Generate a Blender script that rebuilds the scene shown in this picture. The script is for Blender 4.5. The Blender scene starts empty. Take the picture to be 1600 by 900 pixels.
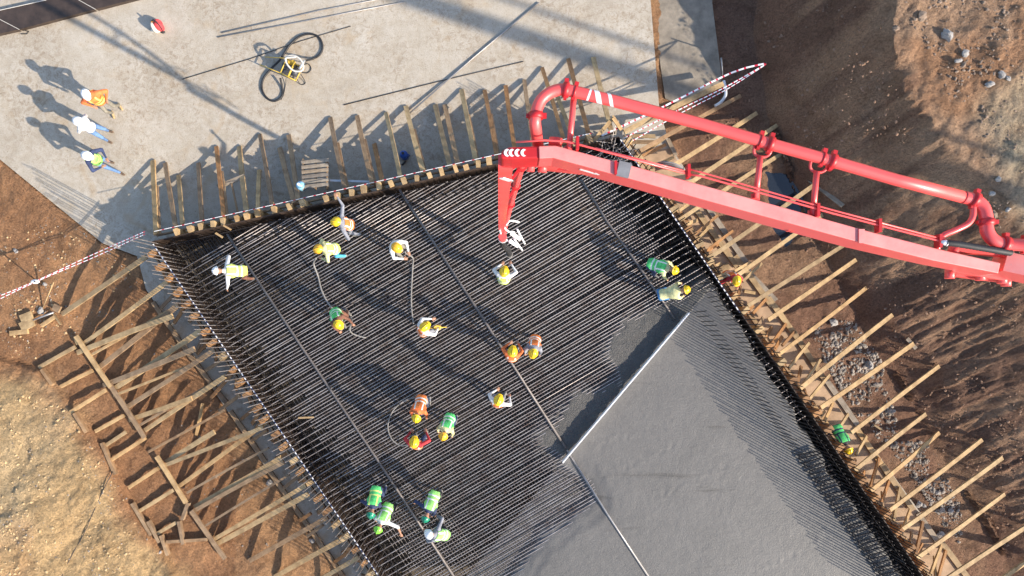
import bpy, math, random
import numpy as np
from mathutils import Vector, Matrix

random.seed(7)
rng = np.random.default_rng(11)
SC = bpy.context.scene
COL = SC.collection

# ------------------------------------------------------------------ camera, sky, sun, exposure
H = 22.0                     # drone height over the slab
F = 1600 * 24 / 36           # focal length in photo pixels
U0, V0 = 800.0, 515.0        # point straight below the drone in the photo
cam_d = bpy.data.cameras.new('camera')
cam = bpy.data.objects.new('camera', cam_d); COL.objects.link(cam)
cam.location = (0, 0, H)
cam_d.sensor_width = 36; cam_d.lens = 24
cam_d.shift_y = (V0 - 450) / 1600
cam_d.clip_start = .1; cam_d.clip_end = 600
SC.camera = cam

SUN_EL = math.radians(27.8)
SX, SY = .876, -.482         # horizontal direction to the sun
world = bpy.data.worlds.new('World'); SC.world = world; world.use_nodes = True
nt = world.node_tree
sky = nt.nodes.new('ShaderNodeTexSky'); sky.sky_type = 'NISHITA'; sky.sun_disc = False
sky.sun_elevation = SUN_EL; sky.sun_rotation = math.atan2(SX, SY)
bg = nt.nodes['Background']; bg.inputs['Strength'].default_value = .145
nt.links.new(sky.outputs['Color'], bg.inputs['Color'])
sun_d = bpy.data.lights.new('sun', 'SUN'); sun_d.energy = 4.2; sun_d.angle = math.radians(.53)
sun_d.color = (1, .885, .735)
sun = bpy.data.objects.new('sun', sun_d); COL.objects.link(sun)
tosun = Vector((SX * math.cos(SUN_EL), SY * math.cos(SUN_EL), math.sin(SUN_EL))).normalized()
sun.rotation_euler = (-tosun).to_track_quat('-Z', 'Y').to_euler(); sun.location = (20, -12, 30)
SC.view_settings.view_transform = 'Standard'; SC.view_settings.look = 'None'
SC.view_settings.exposure = .93; SC.view_settings.gamma = 1
SC.cycles.max_bounces = 6

# ------------------------------------------------------------------ helpers
def W(u, v, z=0.0):
    k = (H - z) / F
    return Vector(((u - U0) * k, (V0 - v) * k, z))

def tag(o, label=None, cat=None, group=None, kind=None):
    if label: o['label'] = label
    if cat: o['category'] = cat
    if group: o['group'] = group
    if kind: o['kind'] = kind
    return o

def empty(name, loc=(0, 0, 0)):
    o = bpy.data.objects.new(name, None); COL.objects.link(o); o.location = loc
    o.empty_display_size = .1
    return o

def link(name, me, parent=None):
    o = bpy.data.objects.new(name, me); COL.objects.link(o)
    if parent:
        o.parent = parent
        o.matrix_parent_inverse = Matrix.Translation(parent.location).inverted() if parent.type == 'EMPTY' else Matrix()
    return o

class MB:
    def __init__(s): s.v = []; s.f = []; s.m = []; s.sm = []
    def add(s, vs, fs, mi=0, smooth=False):
        b = len(s.v); s.v += [tuple(x) for x in vs]
        for f in fs: s.f.append(tuple(i + b for i in f)); s.m.append(mi); s.sm.append(smooth)
    def box(s, c, sx, sy, sz, ax=None, mi=0):
        ax = ax or (Vector((1, 0, 0)), Vector((0, 1, 0)), Vector((0, 0, 1)))
        c = Vector(c); P = []
        for i in (-1, 1):
            for j in (-1, 1):
                for k in (-1, 1): P.append(c + ax[0] * (i * sx / 2) + ax[1] * (j * sy / 2) + ax[2] * (k * sz / 2))
        s.add(P, [(0, 1, 3, 2), (4, 6, 7, 5), (0, 4, 5, 1), (2, 3, 7, 6), (0, 2, 6, 4), (1, 5, 7, 3)], mi)
    def beam(s, p, q, w, t, mi=0, up=Vector((0, 0, 1))):
        p, q = Vector(p), Vector(q); d = (q - p); L = d.length; d.normalize()
        y = up.cross(d)
        if y.length < 1e-4: y = Vector((1, 0, 0))
        y.normalize(); z = d.cross(y)
        s.box((p + q) / 2, L, w, t, (d, y, z), mi)
    def loft(s, secs, n=12, mi=0, smooth=True, cap=True):
        vs = []; fs = []
        for c, a, b in secs:
            for i in range(n):
                t = 2 * math.pi * i / n
                vs.append(Vector(c) + Vector(a) * math.cos(t) + Vector(b) * math.sin(t))
        for k in range(len(secs) - 1):
            for i in range(n):
                j = (i + 1) % n
                fs.append((k * n + i, k * n + j, (k + 1) * n + j, (k + 1) * n + i))
        s.add(vs, fs, mi, smooth)
        if cap:
            b = len(s.v) - len(vs)
            s.f.append(tuple(b + i for i in reversed(range(n)))); s.m.append(mi); s.sm.append(False)
            e = b + (len(secs) - 1) * n
            s.f.append(tuple(e + i for i in range(n))); s.m.append(mi); s.sm.append(False)
    def tube(s, path, r, n=10, mi=0, cap=True):
        P = [Vector(p) for p in path]
        R = r if isinstance(r, (list, tuple)) else [r] * len(P)
        secs = []; a = None
        for i, p in enumerate(P):
            d = (P[min(i + 1, len(P) - 1)] - P[max(i - 1, 0)]).normalized()
            if a is None:
                a = d.cross(Vector((0, 0, 1)))
                if a.length < 1e-3: a = Vector((1, 0, 0))
            a = (a - d * a.dot(d)).normalized(); b = d.cross(a)
            secs.append((p, a * R[i], b * R[i]))
        s.loft(secs, n, mi, True, cap)
    def disc(s, c, axis, r, h, n=16, mi=0):
        axis = Vector(axis).normalized(); c = Vector(c)
        s.tube([c - axis * h / 2, c + axis * h / 2], r, n, mi)
    def capsule(s, p, q, r0, r1, n=10, mi=0, fl=1.0):
        p, q = Vector(p), Vector(q); d = (q - p).normalized()
        a = d.cross(Vector((0, 0, 1)));
        if a.length < .05: a = d.cross(Vector((0, 1, 0)))
        a.normalize(); b = d.cross(a); secs = []
        for t in (-.97, -.7, -.3): secs.append((p + d * t * r0, a * r0 * math.sqrt(1 - t * t), b * r0 * math.sqrt(1 - t * t)))
        for t in (0, .35, .7, 1): c = p.lerp(q, t); r = r0 + (r1 - r0) * t; secs.append((c, a * r, b * r))
        for t in (.3, .7, .97): secs.append((q + d * t * r1, a * r1 * math.sqrt(1 - t * t), b * r1 * math.sqrt(1 - t * t)))
        s.loft(secs, n, mi)
    def ellip(s, c, a, b, cc, n=12, mi=0):
        c, a, b, cc = Vector(c), Vector(a), Vector(b), Vector(cc); secs = []
        for k in range(9):
            t = -1 + 2 * k / 8; t = max(-.985, min(.985, math.sin(t * math.pi / 2))); r = math.sqrt(1 - t * t)
            secs.append((c + cc * t, a * r, b * r))
        s.loft(secs, n, mi)
    def mesh(s, name, mats):
        me = bpy.data.meshes.new(name); me.from_pydata(s.v, [], s.f)
        for m in (mats if isinstance(mats, (list, tuple)) else [mats]): me.materials.append(m)
        me.polygons.foreach_set('material_index', s.m); me.polygons.foreach_set('use_smooth', s.sm); me.update()
        return me
    def build(s, name, mats, parent=None): return link(name, s.mesh(name, mats), parent)

def curve(pts, k=6):
    P = [Vector(p) for p in pts]; out = []
    for i in range(len(P) - 1):
        p0 = P[max(i - 1, 0)]; p1 = P[i]; p2 = P[i + 1]; p3 = P[min(i + 2, len(P) - 1)]
        for j in range(k):
            t = j / k
            out.append(.5 * ((2 * p1) + (p2 - p0) * t + (2 * p0 - 5 * p1 + 4 * p2 - p3) * t * t + (-p0 + 3 * p1 - 3 * p2 + p3) * t ** 3))
    out.append(P[-1]); return out

TAB = rng.random((256, 256))
def vn(x, y, seed=0):
    x = np.asarray(x, float) + seed * 17.3; y = np.asarray(y, float) + seed * 9.7
    xi = np.floor(x).astype(int); yi = np.floor(y).astype(int); fx = x - xi; fy = y - yi
    fx = fx * fx * (3 - 2 * fx); fy = fy * fy * (3 - 2 * fy)
    g = lambda a, b: TAB[a % 256, b % 256]
    return (g(xi, yi) * (1 - fx) + g(xi + 1, yi) * fx) * (1 - fy) + (g(xi, yi + 1) * (1 - fx) + g(xi + 1, yi + 1) * fx) * fy - .5
def fbm(x, y, seed=0, o=4):
    s = 0; a = 1
    for i in range(o): s = s + a * vn(x * 2 ** i, y * 2 ** i, seed + i); a *= .5
    return s
def sstep(a, b, x):
    t = np.clip((x - a) / (b - a), 0, 1); return t * t * (3 - 2 * t)

def pdist(x, y, poly, closed=False):
    P = np.array(poly, float); n = len(P); best = np.full(np.shape(x), 1e9); side = np.zeros(np.shape(x))
    for i in range(n if closed else n - 1):
        a = P[i]; b = P[(i + 1) % n]; d = b - a
        t = np.clip(((x - a[0]) * d[0] + (y - a[1]) * d[1]) / (d @ d), 0, 1)
        dx = x - a[0] - t * d[0]; dy = y - a[1] - t * d[1]; q = np.hypot(dx, dy)
        cr = d[0] * (y - a[1]) - d[1] * (x - a[0]); m = q < best - 1e-9
        best = np.where(m, q, best); side = np.where(m, np.sign(cr), side)
    return best, side
def inside(x, y, poly):
    r = np.zeros(np.shape(x), bool); n = len(poly)
    for i in range(n):
        x1, y1 = poly[i]; x2, y2 = poly[(i + 1) % n]
        if y1 == y2: continue
        c = ((y1 > y) != (y2 > y)) & (x < (x2 - x1) * (y - y1) / (y2 - y1) + x1); r ^= c
    return r

# ------------------------------------------------------------------ materials
def newmat(name):
    m = bpy.data.materials.new(name); m.use_nodes = True
    return m, m.node_tree, m.node_tree.nodes['Principled BSDF']
def ramp(nt, fac, stops):
    r = nt.nodes.new('ShaderNodeValToRGB'); e = r.color_ramp.elements
    while len(e) < len(stops): e.new(.5)
    for i, (p, c) in enumerate(stops): e[i].position = p; e[i].color = (*c, 1)
    nt.links.new(fac, r.inputs[0]); return r.outputs[0]
def noise(nt, scale, detail=4, rough=.6, vec=None, dist=0):
    n = nt.nodes.new('ShaderNodeTexNoise'); n.inputs['Scale'].default_value = scale
    n.inputs['Detail'].default_value = detail; n.inputs['Roughness'].default_value = rough; n.inputs['Distortion'].default_value = dist
    if vec: nt.links.new(vec, n.inputs['Vector'])
    return n.outputs['Fac']
def objco(nt, scale=None):
    t = nt.nodes.new('ShaderNodeTexCoord').outputs['Object']
    if scale:
        mp = nt.nodes.new('ShaderNodeMapping'); mp.inputs['Scale'].default_value = scale
        nt.links.new(t, mp.inputs['Vector']); return mp.outputs[0]
    return t
def mixc(nt, fac, a, b, mode='MIX'):
    m = nt.nodes.new('ShaderNodeMix'); m.data_type = 'RGBA'; m.blend_type = mode
    for s, x in ((0, fac), (6, a), (7, b)):
        if hasattr(x, 'node'): nt.links.new(x, m.inputs[s])
        elif s == 0: m.inputs[0].default_value = x
        else: m.inputs[s].default_value = (*x, 1)
    return m.outputs[2]
def bump(nt, bs, h, strength=.4, dist=.02, prev=None):
    b = nt.nodes.new('ShaderNodeBump'); b.inputs['Strength'].default_value = strength; b.inputs['Distance'].default_value = dist
    nt.links.new(h, b.inputs['Height'])
    if prev: nt.links.new(prev, b.inputs['Normal'])
    nt.links.new(b.outputs[0], bs.inputs['Normal']); return b.outputs[0]
def simple(name, col, rough=.6, metal=0, var=.25, scale=8, bmp=0, spec=None, coat=0):
    m, nt, bs = newmat(name); co = objco(nt)
    f = noise(nt, scale, 5, .65, co)
    lo = tuple(max(0, c * (1 - var)) for c in col); hi = tuple(min(1, c * (1 + var)) for c in col)
    nt.links.new(ramp(nt, f, [(.3, lo), (.7, hi)]), bs.inputs['Base Color'])
    bs.inputs['Roughness'].default_value = rough; bs.inputs['Metallic'].default_value = metal
    if spec is not None: bs.inputs['Specular IOR Level'].default_value = spec
    if coat: bs.inputs['Coat Weight'].default_value = coat; bs.inputs['Coat Roughness'].default_value = .15
    if bmp: bump(nt, bs, noise(nt, scale * 4, 4, .6, co), .5, bmp)
    return m

def wood_mat(name, c1, c2, c3):
    m, nt, bs = newmat(name)
    co = objco(nt, (1.2, 22, 22)); g = noise(nt, 3.0, 5, .6, co, .4)
    base = ramp(nt, g, [(.25, c1), (.55, c2), (.8, c3)])
    st = noise(nt, 2.2, 4, .7, objco(nt)); dark = ramp(nt, st, [(.40, (.68, .63, .59)), (.60, (1.08, 1.05, 1.02))])
    oi = nt.nodes.new('ShaderNodeObjectInfo'); tint = ramp(nt, oi.outputs['Random'], [(0, (.68, .66, .66)), (.5, (1, .97, .92)), (1, (1.0, .88, .74))])
    c = mixc(nt, 1, mixc(nt, 1, base, dark, 'MULTIPLY'), tint, 'MULTIPLY')
    nt.links.new(c, bs.inputs['Base Color']); bs.inputs['Roughness'].default_value = .8
    bump(nt, bs, g, .5, .006); return m
WOOD_NEW = wood_mat('pale_timber', (.38, .27, .14), (.52, .39, .22), (.62, .49, .30))
WOOD_OLD = wood_mat('weathered_timber', (.21, .145, .09), (.36, .26, .165), (.48, .37, .25))
WOOD_ORG = wood_mat('orange_timber', (.26, .13, .055), (.42, .24, .11), (.52, .33, .17))
WOOD_GRY = wood_mat('grey_timber', (.20, .18, .15), (.32, .29, .25), (.44, .40, .34))

def slab_mat():
    m, nt, bs = newmat('dusty_slab_concrete'); co = objco(nt)
    big = noise(nt, .35, 5, .62, co, .5); med = noise(nt, 2.2, 6, .7, co); fine = noise(nt, 26, 5, .75, co)
    c = ramp(nt, big, [(.3, (.41, .365, .30)), (.5, (.47, .423, .353)), (.72, (.51, .468, .40))])
    c = mixc(nt, 1, c, ramp(nt, med, [(.3, (.82, .78, .72)), (.6, (1, 1, 1))]), 'MULTIPLY')
    c = mixc(nt, 1, c, ramp(nt, fine, [(.28, (.50, .46, .42)), (.42, (.93, .92, .91)), (.72, (1.12, 1.12, 1.12))]), 'MULTIPLY')
    w = noise(nt, .9, 3, .5, co, 1.2); c = mixc(nt, ramp(nt, w, [(.57, (0, 0, 0)), (.70, (.5, .5, .5))]), c, (.40, .30, .19))
    # speckled debris stains
    sp = nt.nodes.new('ShaderNodeTexVoronoi'); sp.inputs['Scale'].default_value = 5.5; nt.links.new(co, sp.inputs['Vector'])
    d = ramp(nt, sp.outputs['Distance'], [(.03, (.45, .40, .36)), (.10, (1, 1, 1))]); c = mixc(nt, 1, c, d, 'MULTIPLY')
    mo = noise(nt, 5.5, 6, .8, co, .8); pt = noise(nt, .55, 3, .5, co)
    c = mixc(nt, ramp(nt, pt, [(.36, (0, 0, 0)), (.56, (1, 1, 1))]), c, mixc(nt, 1, c, ramp(nt, mo, [(.36, (.68, .61, .54)), (.53, (1.02, 1.02, 1.02))]), 'MULTIPLY'))
    nt.links.new(c, bs.inputs['Base Color']); bs.inputs['Roughness'].default_value = .85
    bump(nt, bs, fine, .45, .02, bump(nt, bs, med, .35, .05)); return m
SLAB = slab_mat()

def soil_mat():
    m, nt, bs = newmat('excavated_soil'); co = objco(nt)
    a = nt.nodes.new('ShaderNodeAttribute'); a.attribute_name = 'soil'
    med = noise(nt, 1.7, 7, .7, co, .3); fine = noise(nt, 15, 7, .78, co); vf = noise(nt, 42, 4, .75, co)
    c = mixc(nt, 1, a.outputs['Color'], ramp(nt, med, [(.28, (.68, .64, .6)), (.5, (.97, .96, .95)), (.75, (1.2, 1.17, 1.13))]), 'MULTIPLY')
    c = mixc(nt, 1, c, ramp(nt, fine, [(.30, (.42, .39, .37)), (.48, (.95, .95, .95)), (.72, (1.5, 1.47, 1.42))]), 'MULTIPLY')
    v = nt.nodes.new('ShaderNodeTexVoronoi'); v.inputs['Scale'].default_value = 7; nt.links.new(co, v.inputs['Vector'])
    peb = ramp(nt, v.outputs['Distance'], [(.07, (.55, .55, .55)), (.13, (0, 0, 0))]); c = mixc(nt, peb, c, (.40, .34, .29))
    nt.links.new(c, bs.inputs['Base Color']); bs.inputs['Roughness'].default_value = .92; bs.inputs['Specular IOR Level'].default_value = .25
    b1 = bump(nt, bs, med, .5, .12); b2 = bump(nt, bs, fine, 1, .20, b1); bump(nt, bs, vf, .9, .045, b2); return m
SOIL = soil_mat()

def pour_mat():
    m, nt, bs = newmat('fresh_wet_concrete'); co = objco(nt)
    big = noise(nt, .6, 5, .6, co, .6); fine = noise(nt, 24, 5, .7, co)
    mp = nt.nodes.new('ShaderNodeMapping'); mp.inputs['Rotation'].default_value = (0, 0, math.radians(-28)); mp.inputs['Scale'].default_value = (.22, 1.8, 1)
    nt.links.new(co, mp.inputs['Vector']); st = noise(nt, 1.1, 6, .68, mp.outputs[0], .4)
    c = ramp(nt, big, [(.3, (.116, .112, .107)), (.7, (.146, .140, .133))])
    c = mixc(nt, 1, c, ramp(nt, st, [(.30, (.62, .61, .60)), (.40, (1, 1, 1))]), 'MULTIPLY')
    c = mixc(nt, 1, c, ramp(nt, fine, [(.3, (.82, .82, .82)), (.7, (1.12, 1.12, 1.12))]), 'MULTIPLY')
    nt.links.new(c, bs.inputs['Base Color']); bs.inputs['Roughness'].default_value = .55
    at = nt.nodes.new('ShaderNodeAttribute'); at.attribute_name = 'rough'; mu = nt.nodes.new('ShaderNodeMath'); mu.operation = 'MULTIPLY'
    nt.links.new(noise(nt, 17, 6, .75, co), mu.inputs[0]); nt.links.new(at.outputs['Fac'], mu.inputs[1])
    bump(nt, bs, mu.outputs[0], 1, .12, bump(nt, bs, st, .12, .02)); return m
POUR = pour_mat()

def steel_mat():
    m, nt, bs = newmat('ribbed_steel_bar'); co = objco(nt)
    g = nt.nodes.new('ShaderNodeNewGeometry'); f = noise(nt, 3, 5, .7, g.outputs['Position'])
    c = ramp(nt, f, [(.3, (.19, .135, .11)), (.5, (.36, .325, .315)), (.7, (.48, .45, .445))])
    nt.links.new(c, bs.inputs['Base Color']); bs.inputs['Metallic'].default_value = .55; bs.inputs['Roughness'].default_value = .42
    return m
STEEL = steel_mat()
STEEL_DK = simple('dark_steel_bar', (.035, .030, .030), .5, .4, .3, 6)
GALV = simple('grey_steel_tube', (.30, .29, .29), .45, .5, .25, 5)
RAIL = simple('muddy_steel_tube', (.17, .152, .145), .55, .4, .35, 5)
ALU = simple('aluminium', (.62, .62, .62), .4, .6, .15, 4)
FILM = simple('film_faced_plywood', (.05, .034, .026), .5, 0, .45, 3, .003)
PLY = simple('plywood', (.30, .20, .115), .75, 0, .3, 2.5, .004)
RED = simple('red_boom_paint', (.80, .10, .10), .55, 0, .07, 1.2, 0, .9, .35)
def glare_and_spatter(m):  # overexposed glare painted pale on up-facing paint, plus grey spatter specks
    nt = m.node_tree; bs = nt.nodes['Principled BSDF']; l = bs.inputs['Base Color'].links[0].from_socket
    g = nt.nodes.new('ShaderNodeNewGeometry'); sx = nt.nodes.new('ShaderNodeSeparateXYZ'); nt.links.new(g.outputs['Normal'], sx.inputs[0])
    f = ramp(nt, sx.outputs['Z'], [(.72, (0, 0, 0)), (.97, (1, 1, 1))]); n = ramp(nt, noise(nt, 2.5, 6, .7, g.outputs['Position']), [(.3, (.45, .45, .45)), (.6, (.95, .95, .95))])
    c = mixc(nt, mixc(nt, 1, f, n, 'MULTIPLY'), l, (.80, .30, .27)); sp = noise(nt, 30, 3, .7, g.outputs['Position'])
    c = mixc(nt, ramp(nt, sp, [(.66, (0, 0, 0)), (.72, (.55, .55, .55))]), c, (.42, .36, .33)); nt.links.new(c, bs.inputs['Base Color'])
glare_and_spatter(RED)
RED_P = simple('red_pipe_paint', (.82, .088, .085), .44, 0, .12, 1.6, 0, .7, .2)
RED_D = simple('dark_red_paint', (.50, .018, .024), .45, 0, .15, 3)
WHITEP = simple('white_paint', (.78, .78, .80), .5, 0, .06, 4)
BLACKR = simple('black_rubber', (.022, .022, .025), .6, 0, .3, 6)
GREYH = simple('grey_hose', (.22, .21, .20), .6, 0, .25, 6)
TAPE_W = simple('tape_white', (.80, .80, .82), .5, 0, .06, 3)
TAPE_R = simple('tape_red', (.62, .03, .06), .5, 0, .1, 3)
TAPE_B = simple('tape_navy', (.03, .04, .10), .5, 0, .2, 3)
ROCK = simple('grey_rock', (.34, .32, .30), .9, 0, .35, 5, .02)
ROCK_B = simple('brown_rock', (.26, .19, .14), .9, 0, .35, 5, .02)
PUMICE = simple('rubble_stone', (.29, .25, .21), .95, 0, .6, 5, .02)
TAN = simple('tan_dust_and_bounce', (.40, .275, .175), .9, 0, .28, 2.2, .006)  # dust and warm light bounced off timber, both mixed into the tan
MUD = simple('dark_mud_floor', (.10, .08, .058), .85, 0, .4, 2.5, .02)
WATER = simple('muddy_water', (.018, .022, .030), .07, 0, .2, 1, 0, .8)
BLUE_P = simple('blue_plastic', (.02, .09, .38), .35, 0, .15, 5)
SKY_P = simple('pale_blue_plastic', (.25, .52, .72), .25, 0, .2, 5)
YEL_P = simple('yellow_machine_paint', (.62, .42, .06), .45, 0, .2, 6)
ENG = simple('engine_metal', (.08, .085, .10), .5, .4, .4, 12)
PALE = simple('pale_fabric', (.62, .58, .52), .8, 0, .15, 6)

# ------------------------------------------------------------------ terrain
PX = F / H
def pxy(pts): return [((u - U0) / PX, (V0 - v) / PX) for u, v in pts]
slab_px = [(-700, -190), (-60, 200), (160, 380), (214, 400), (228, 452), (300, 560), (425, 745), (505, 858), (620, 1030), (820, 1330),
           (1780, 1330), (1600, 1025), (1515, 908), (1345, 672), (1238, 520), (1108, 322), (1046, 226), (1030, 168), (1015, -20), (1000, -700), (-700, -700)]
slab_w = pxy(slab_px)
toeL = pxy([(-900, 440), (-60, 540), (62, 577), (128, 645), (165, 703), (205, 785), (245, 852), (300, 930), (480, 1200)])
toeR = pxy([(1205, -700), (1196, -100), (1192, 60), (1210, 190), (1262, 330), (1345, 480), (1470, 690), (1620, 940), (1900, 1400)])
creR = pxy([(1290, -700), (1306, -100), (1312, 70), (1332, 200), (1400, 290), (1500, 372), (1690, 580), (1840, 830), (2200, 1350)])
PUD = pxy([(1196, 255), (1245, 262), (1290, 300), (1272, 350), (1236, 392), (1205, 350)])
def terr(x, y, detail=True):
    x = np.asarray(x, float); y = np.asarray(y, float)
    dl, sl = pdist(x, y, toeL); dl = -dl * sl                 # + on the bank (below / left of the toe)
    dr, sr = pdist(x, y, toeR); dr = dr * sr                  # + on the bank (right of the toe)
    dc, s2 = pdist(x, y, creR); dc = dc * s2
    wob = fbm(x * .5, y * .5, 3) * .5 if detail else 0
    z = np.full(np.shape(x), -.14)
    zl = .18 * sstep(0, .12, dl) + .26 * np.maximum(dl, 0) * sstep(0, .5, dl)
    zl = np.where(zl > 2.2, 2.2 + (zl - 2.2) * .12, zl)
    z = z + np.where(dl > 0, zl, 0)
    right = sstep(4.0, 6.0, x)
    z = z - .22 * right * (dr < 0)
    drw = dr + wob * .6; dcw = dc + wob * .9
    t = np.where(dcw > 0, 1.0, np.clip(drw, 0, None) / (np.clip(drw, 0, None) + np.clip(-dcw, 1e-4, None)))
    low = sstep(2.5, -2.5, y); up = np.where(drw > 0, (3.25 - .55 * low) * (t ** .92), 0) + np.where(dcw > 0, .04 * dcw, 0)
    z = np.where(drw > 0, -.36 + up, z)
    dp, _ = pdist(x, y, PUD, True); ip = inside(x, y, PUD)
    z = np.where(ip, z - np.minimum(dp * .6, .22), z)
    if detail:
        s = x * .825 + y * .565; q = -x * .565 + y * .825       # up-slope / along-slope
        bank = sstep(.2, 1.0, drw) * (1 - sstep(-.2, .4, dcw))
        rg = .25 - np.abs(fbm(s * .5, q * 2.6, 8, 3)); rg2 = .25 - np.abs(fbm(s * 1.2, q * 8, 21, 3))
        rg3 = fbm(s * .9, q * 11, 27, 2)
        am = .45 + 1.1 * sstep(-.25, .3, fbm(x * .45, y * .45, 29, 2))
        z = z + bank * am * (rg * .13 + rg2 * .045 + rg3 * .045 + fbm(x * 2.6, y * 2.6, 25, 4) * .05)
        z = z + fbm(x * .9, y * .9, 31, 5) * (.07 + .16 * (dcw > 0) + .10 * (dl > 0))
        lb = (dl > .3); s3 = x * .9 + y * .45; q3 = -x * .45 + y * .9
        z = z + lb * (fbm(s3 * .5, q3 * 1.6, 41, 3) * .05 + (.25 - np.abs(fbm(s3 * .9, q3 * 2.4, 45, 4))) * .05 * sstep(-.2, .25, fbm(x * .5, y * .5, 47, 2)))
        z = z + fbm(x * 4.5, y * 4.5, 51, 4) * (.045 + .03 * (dcw > 0) + .02 * (dl > 0))
    ins = inside(x, y, slab_w)
    dsl, _ = pdist(x, y, slab_w, True)
    z = np.where(ins, np.minimum(z, -.3), z)
    z = np.where(~ins & (dr < 0) & (dl < 0) & (x < 0), np.minimum(z + .10 * (1 - sstep(0, 1.2, dsl)), -.015), z)
    return z
def ground(u, v, off=0.0):
    z = 0.0
    for _ in range(7):
        p = W(u, v, z); x = np.array([p.x]); y = np.array([p.y])
        zt = 0.0 if inside(x, y, slab_w)[0] else float(terr(x, y)[0])
        z = zt + off
    return W(u, v, z)

gx = np.concatenate([[-120, -80, -50, -36, -28, -23, -20], np.arange(-18, 20.01, .062), [22, 25, 30, 38, 52, 80, 120]])
gy = np.concatenate([[-120, -80, -50, -34, -24, -18, -14], np.arange(-9.6, 12.41, .062), [14, 17, 22, 30, 45, 75, 120]])
GX, GY = np.meshgrid(gx, gy); GZ = terr(GX, GY)
nx, ny = len(gx), len(gy)
verts = np.stack([GX.ravel(), GY.ravel(), GZ.ravel()], 1)
idx = np.arange(nx * ny).reshape(ny, nx)
faces = np.stack([idx[:-1, :-1], idx[:-1, 1:], idx[1:, 1:], idx[1:, :-1]], -1).reshape(-1, 4)
me = bpy.data.meshes.new('ground'); me.from_pydata(verts.tolist(), [], faces.tolist())
me.polygons.foreach_set('use_smooth', np.ones(len(faces), bool)); me.materials.append(SOIL)
dl, sl = pdist(GX, GY, toeL); dl = -dl * sl
dr, sr = pdist(GX, GY, toeR); dr = dr * sr
dc, s2 = pdist(GX, GY, creR); dc = dc * s2
n1 = fbm(GX * .6, GY * .6, 61); n2 = fbm(GX * .25, GY * .25, 71)
def col(c): return np.array(c)[None, None, :]
C = np.zeros((ny, nx, 3)) + col((.45, .255, .135))
k = sstep(-.25, .25, n1)[..., None]; C = C * (1 - k) + k * col((.56, .325, .17))
k = (sstep(-.15, .5, dl + n1 * .9))[..., None]; k2 = sstep(-.2, .25, n2 + n1 * .4)[..., None]
C = C * (1 - k) + k * (col((.63, .44, .235)) * (1 - k2) + k2 * col((.57, .35, .19)))
pale = pxy([(-200, 640), (60, 590), (110, 640), (60, 720), (40, 800), (-200, 840)])
dpal, _ = pdist(GX, GY, pale, True); ipal = inside(GX, GY, pale)
k = (np.where(ipal, 1, 1 - sstep(0, 1.3, dpal)) * sstep(-.35, .2, n1 + .05) * .6)[..., None]; C = C * (1 - k) + k * col((.63, .50, .315))
up_left = ((GX < -9) & (dl < .2))[..., None]; C = np.where(up_left, C * col((.95, .9, .88)), C)
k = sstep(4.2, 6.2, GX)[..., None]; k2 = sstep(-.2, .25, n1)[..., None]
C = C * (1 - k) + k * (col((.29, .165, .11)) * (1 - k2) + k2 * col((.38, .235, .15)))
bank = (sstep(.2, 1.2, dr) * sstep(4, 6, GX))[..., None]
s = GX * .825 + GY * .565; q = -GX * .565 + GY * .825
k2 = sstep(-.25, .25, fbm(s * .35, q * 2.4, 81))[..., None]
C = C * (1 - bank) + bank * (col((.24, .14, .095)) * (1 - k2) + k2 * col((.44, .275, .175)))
k = (sstep(-.5, .4, dc + n1 * 1.4))[..., None]; k2 = sstep(-.2, .25, n1)[..., None]
C = C * (1 - k) + k * (col((.44, .255, .15)) * (1 - k2) + k2 * col((.47, .31, .205)))
gre = pxy([(1455, 220), (1700, 80), (1800, 500), (1560, 500)])
dg, _ = pdist(GX, GY, gre, True); ig = inside(GX, GY, gre)
k = (np.where(ig, 1, 1 - sstep(0, 1.0, dg)) * .9 * sstep(2.5, 3.2, GZ))[..., None]; C = C * (1 - k) + k * col((.47, .42, .31))
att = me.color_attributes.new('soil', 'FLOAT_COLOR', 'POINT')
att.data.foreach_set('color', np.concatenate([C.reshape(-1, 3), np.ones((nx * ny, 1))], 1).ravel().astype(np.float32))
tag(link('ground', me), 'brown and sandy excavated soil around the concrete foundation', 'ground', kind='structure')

def poly_slab(name, pts, z0, z1, m, parent=None):
    n = len(pts); mb = MB()
    mb.add([(x, y, z1) for x, y in pts] + [(x, y, z0) for x, y in pts],
           [tuple(range(n)), tuple(reversed(range(n, 2 * n)))] + [(i, i + n, (i + 1) % n + n, (i + 1) % n) for i in range(n)])
    o = mb.build(name, m, parent)
    return o
def fix_normals(o):
    import bmesh
    b = bmesh.new(); b.from_mesh(o.data); bmesh.ops.recalc_face_normals(b, faces=b.faces[:]); b.to_mesh(o.data); b.free()
o = poly_slab('concrete_slab', slab_w, -.32, 0, SLAB); fix_normals(o)
tag(o, 'dusty pale grey concrete slab covering the upper left of the site', 'slab', kind='structure')
LEDGE = simple('rough_old_concrete', (.25, .215, .17), .9, 0, .3, 3, .02)
o = poly_slab('concrete_ledge', pxy([(1012, -400), (1112, -400), (1116, 0), (1131, 118), (1128, 132), (1062, 158), (1042, 150), (1036, 110), (1029, 60), (1026, 20), (1021, -20)]), -1.0, -.22, LEDGE); fix_normals(o)
tag(o, 'rough brownish concrete ledge between the pale slab and the right bank', 'ledge', kind='structure')
mb = MB(); pp = pxy([(1190, 250), (1248, 256), (1296, 300), (1276, 355), (1236, 398), (1198, 352)]); mb.add([(x, y, -.43) for x, y in pp], [tuple(range(len(pp)))])
o = mb.build('puddle', WATER); fix_normals(o); tag(o, 'dark puddle of water at the foot of the right bank', 'puddle', kind='structure')

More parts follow.
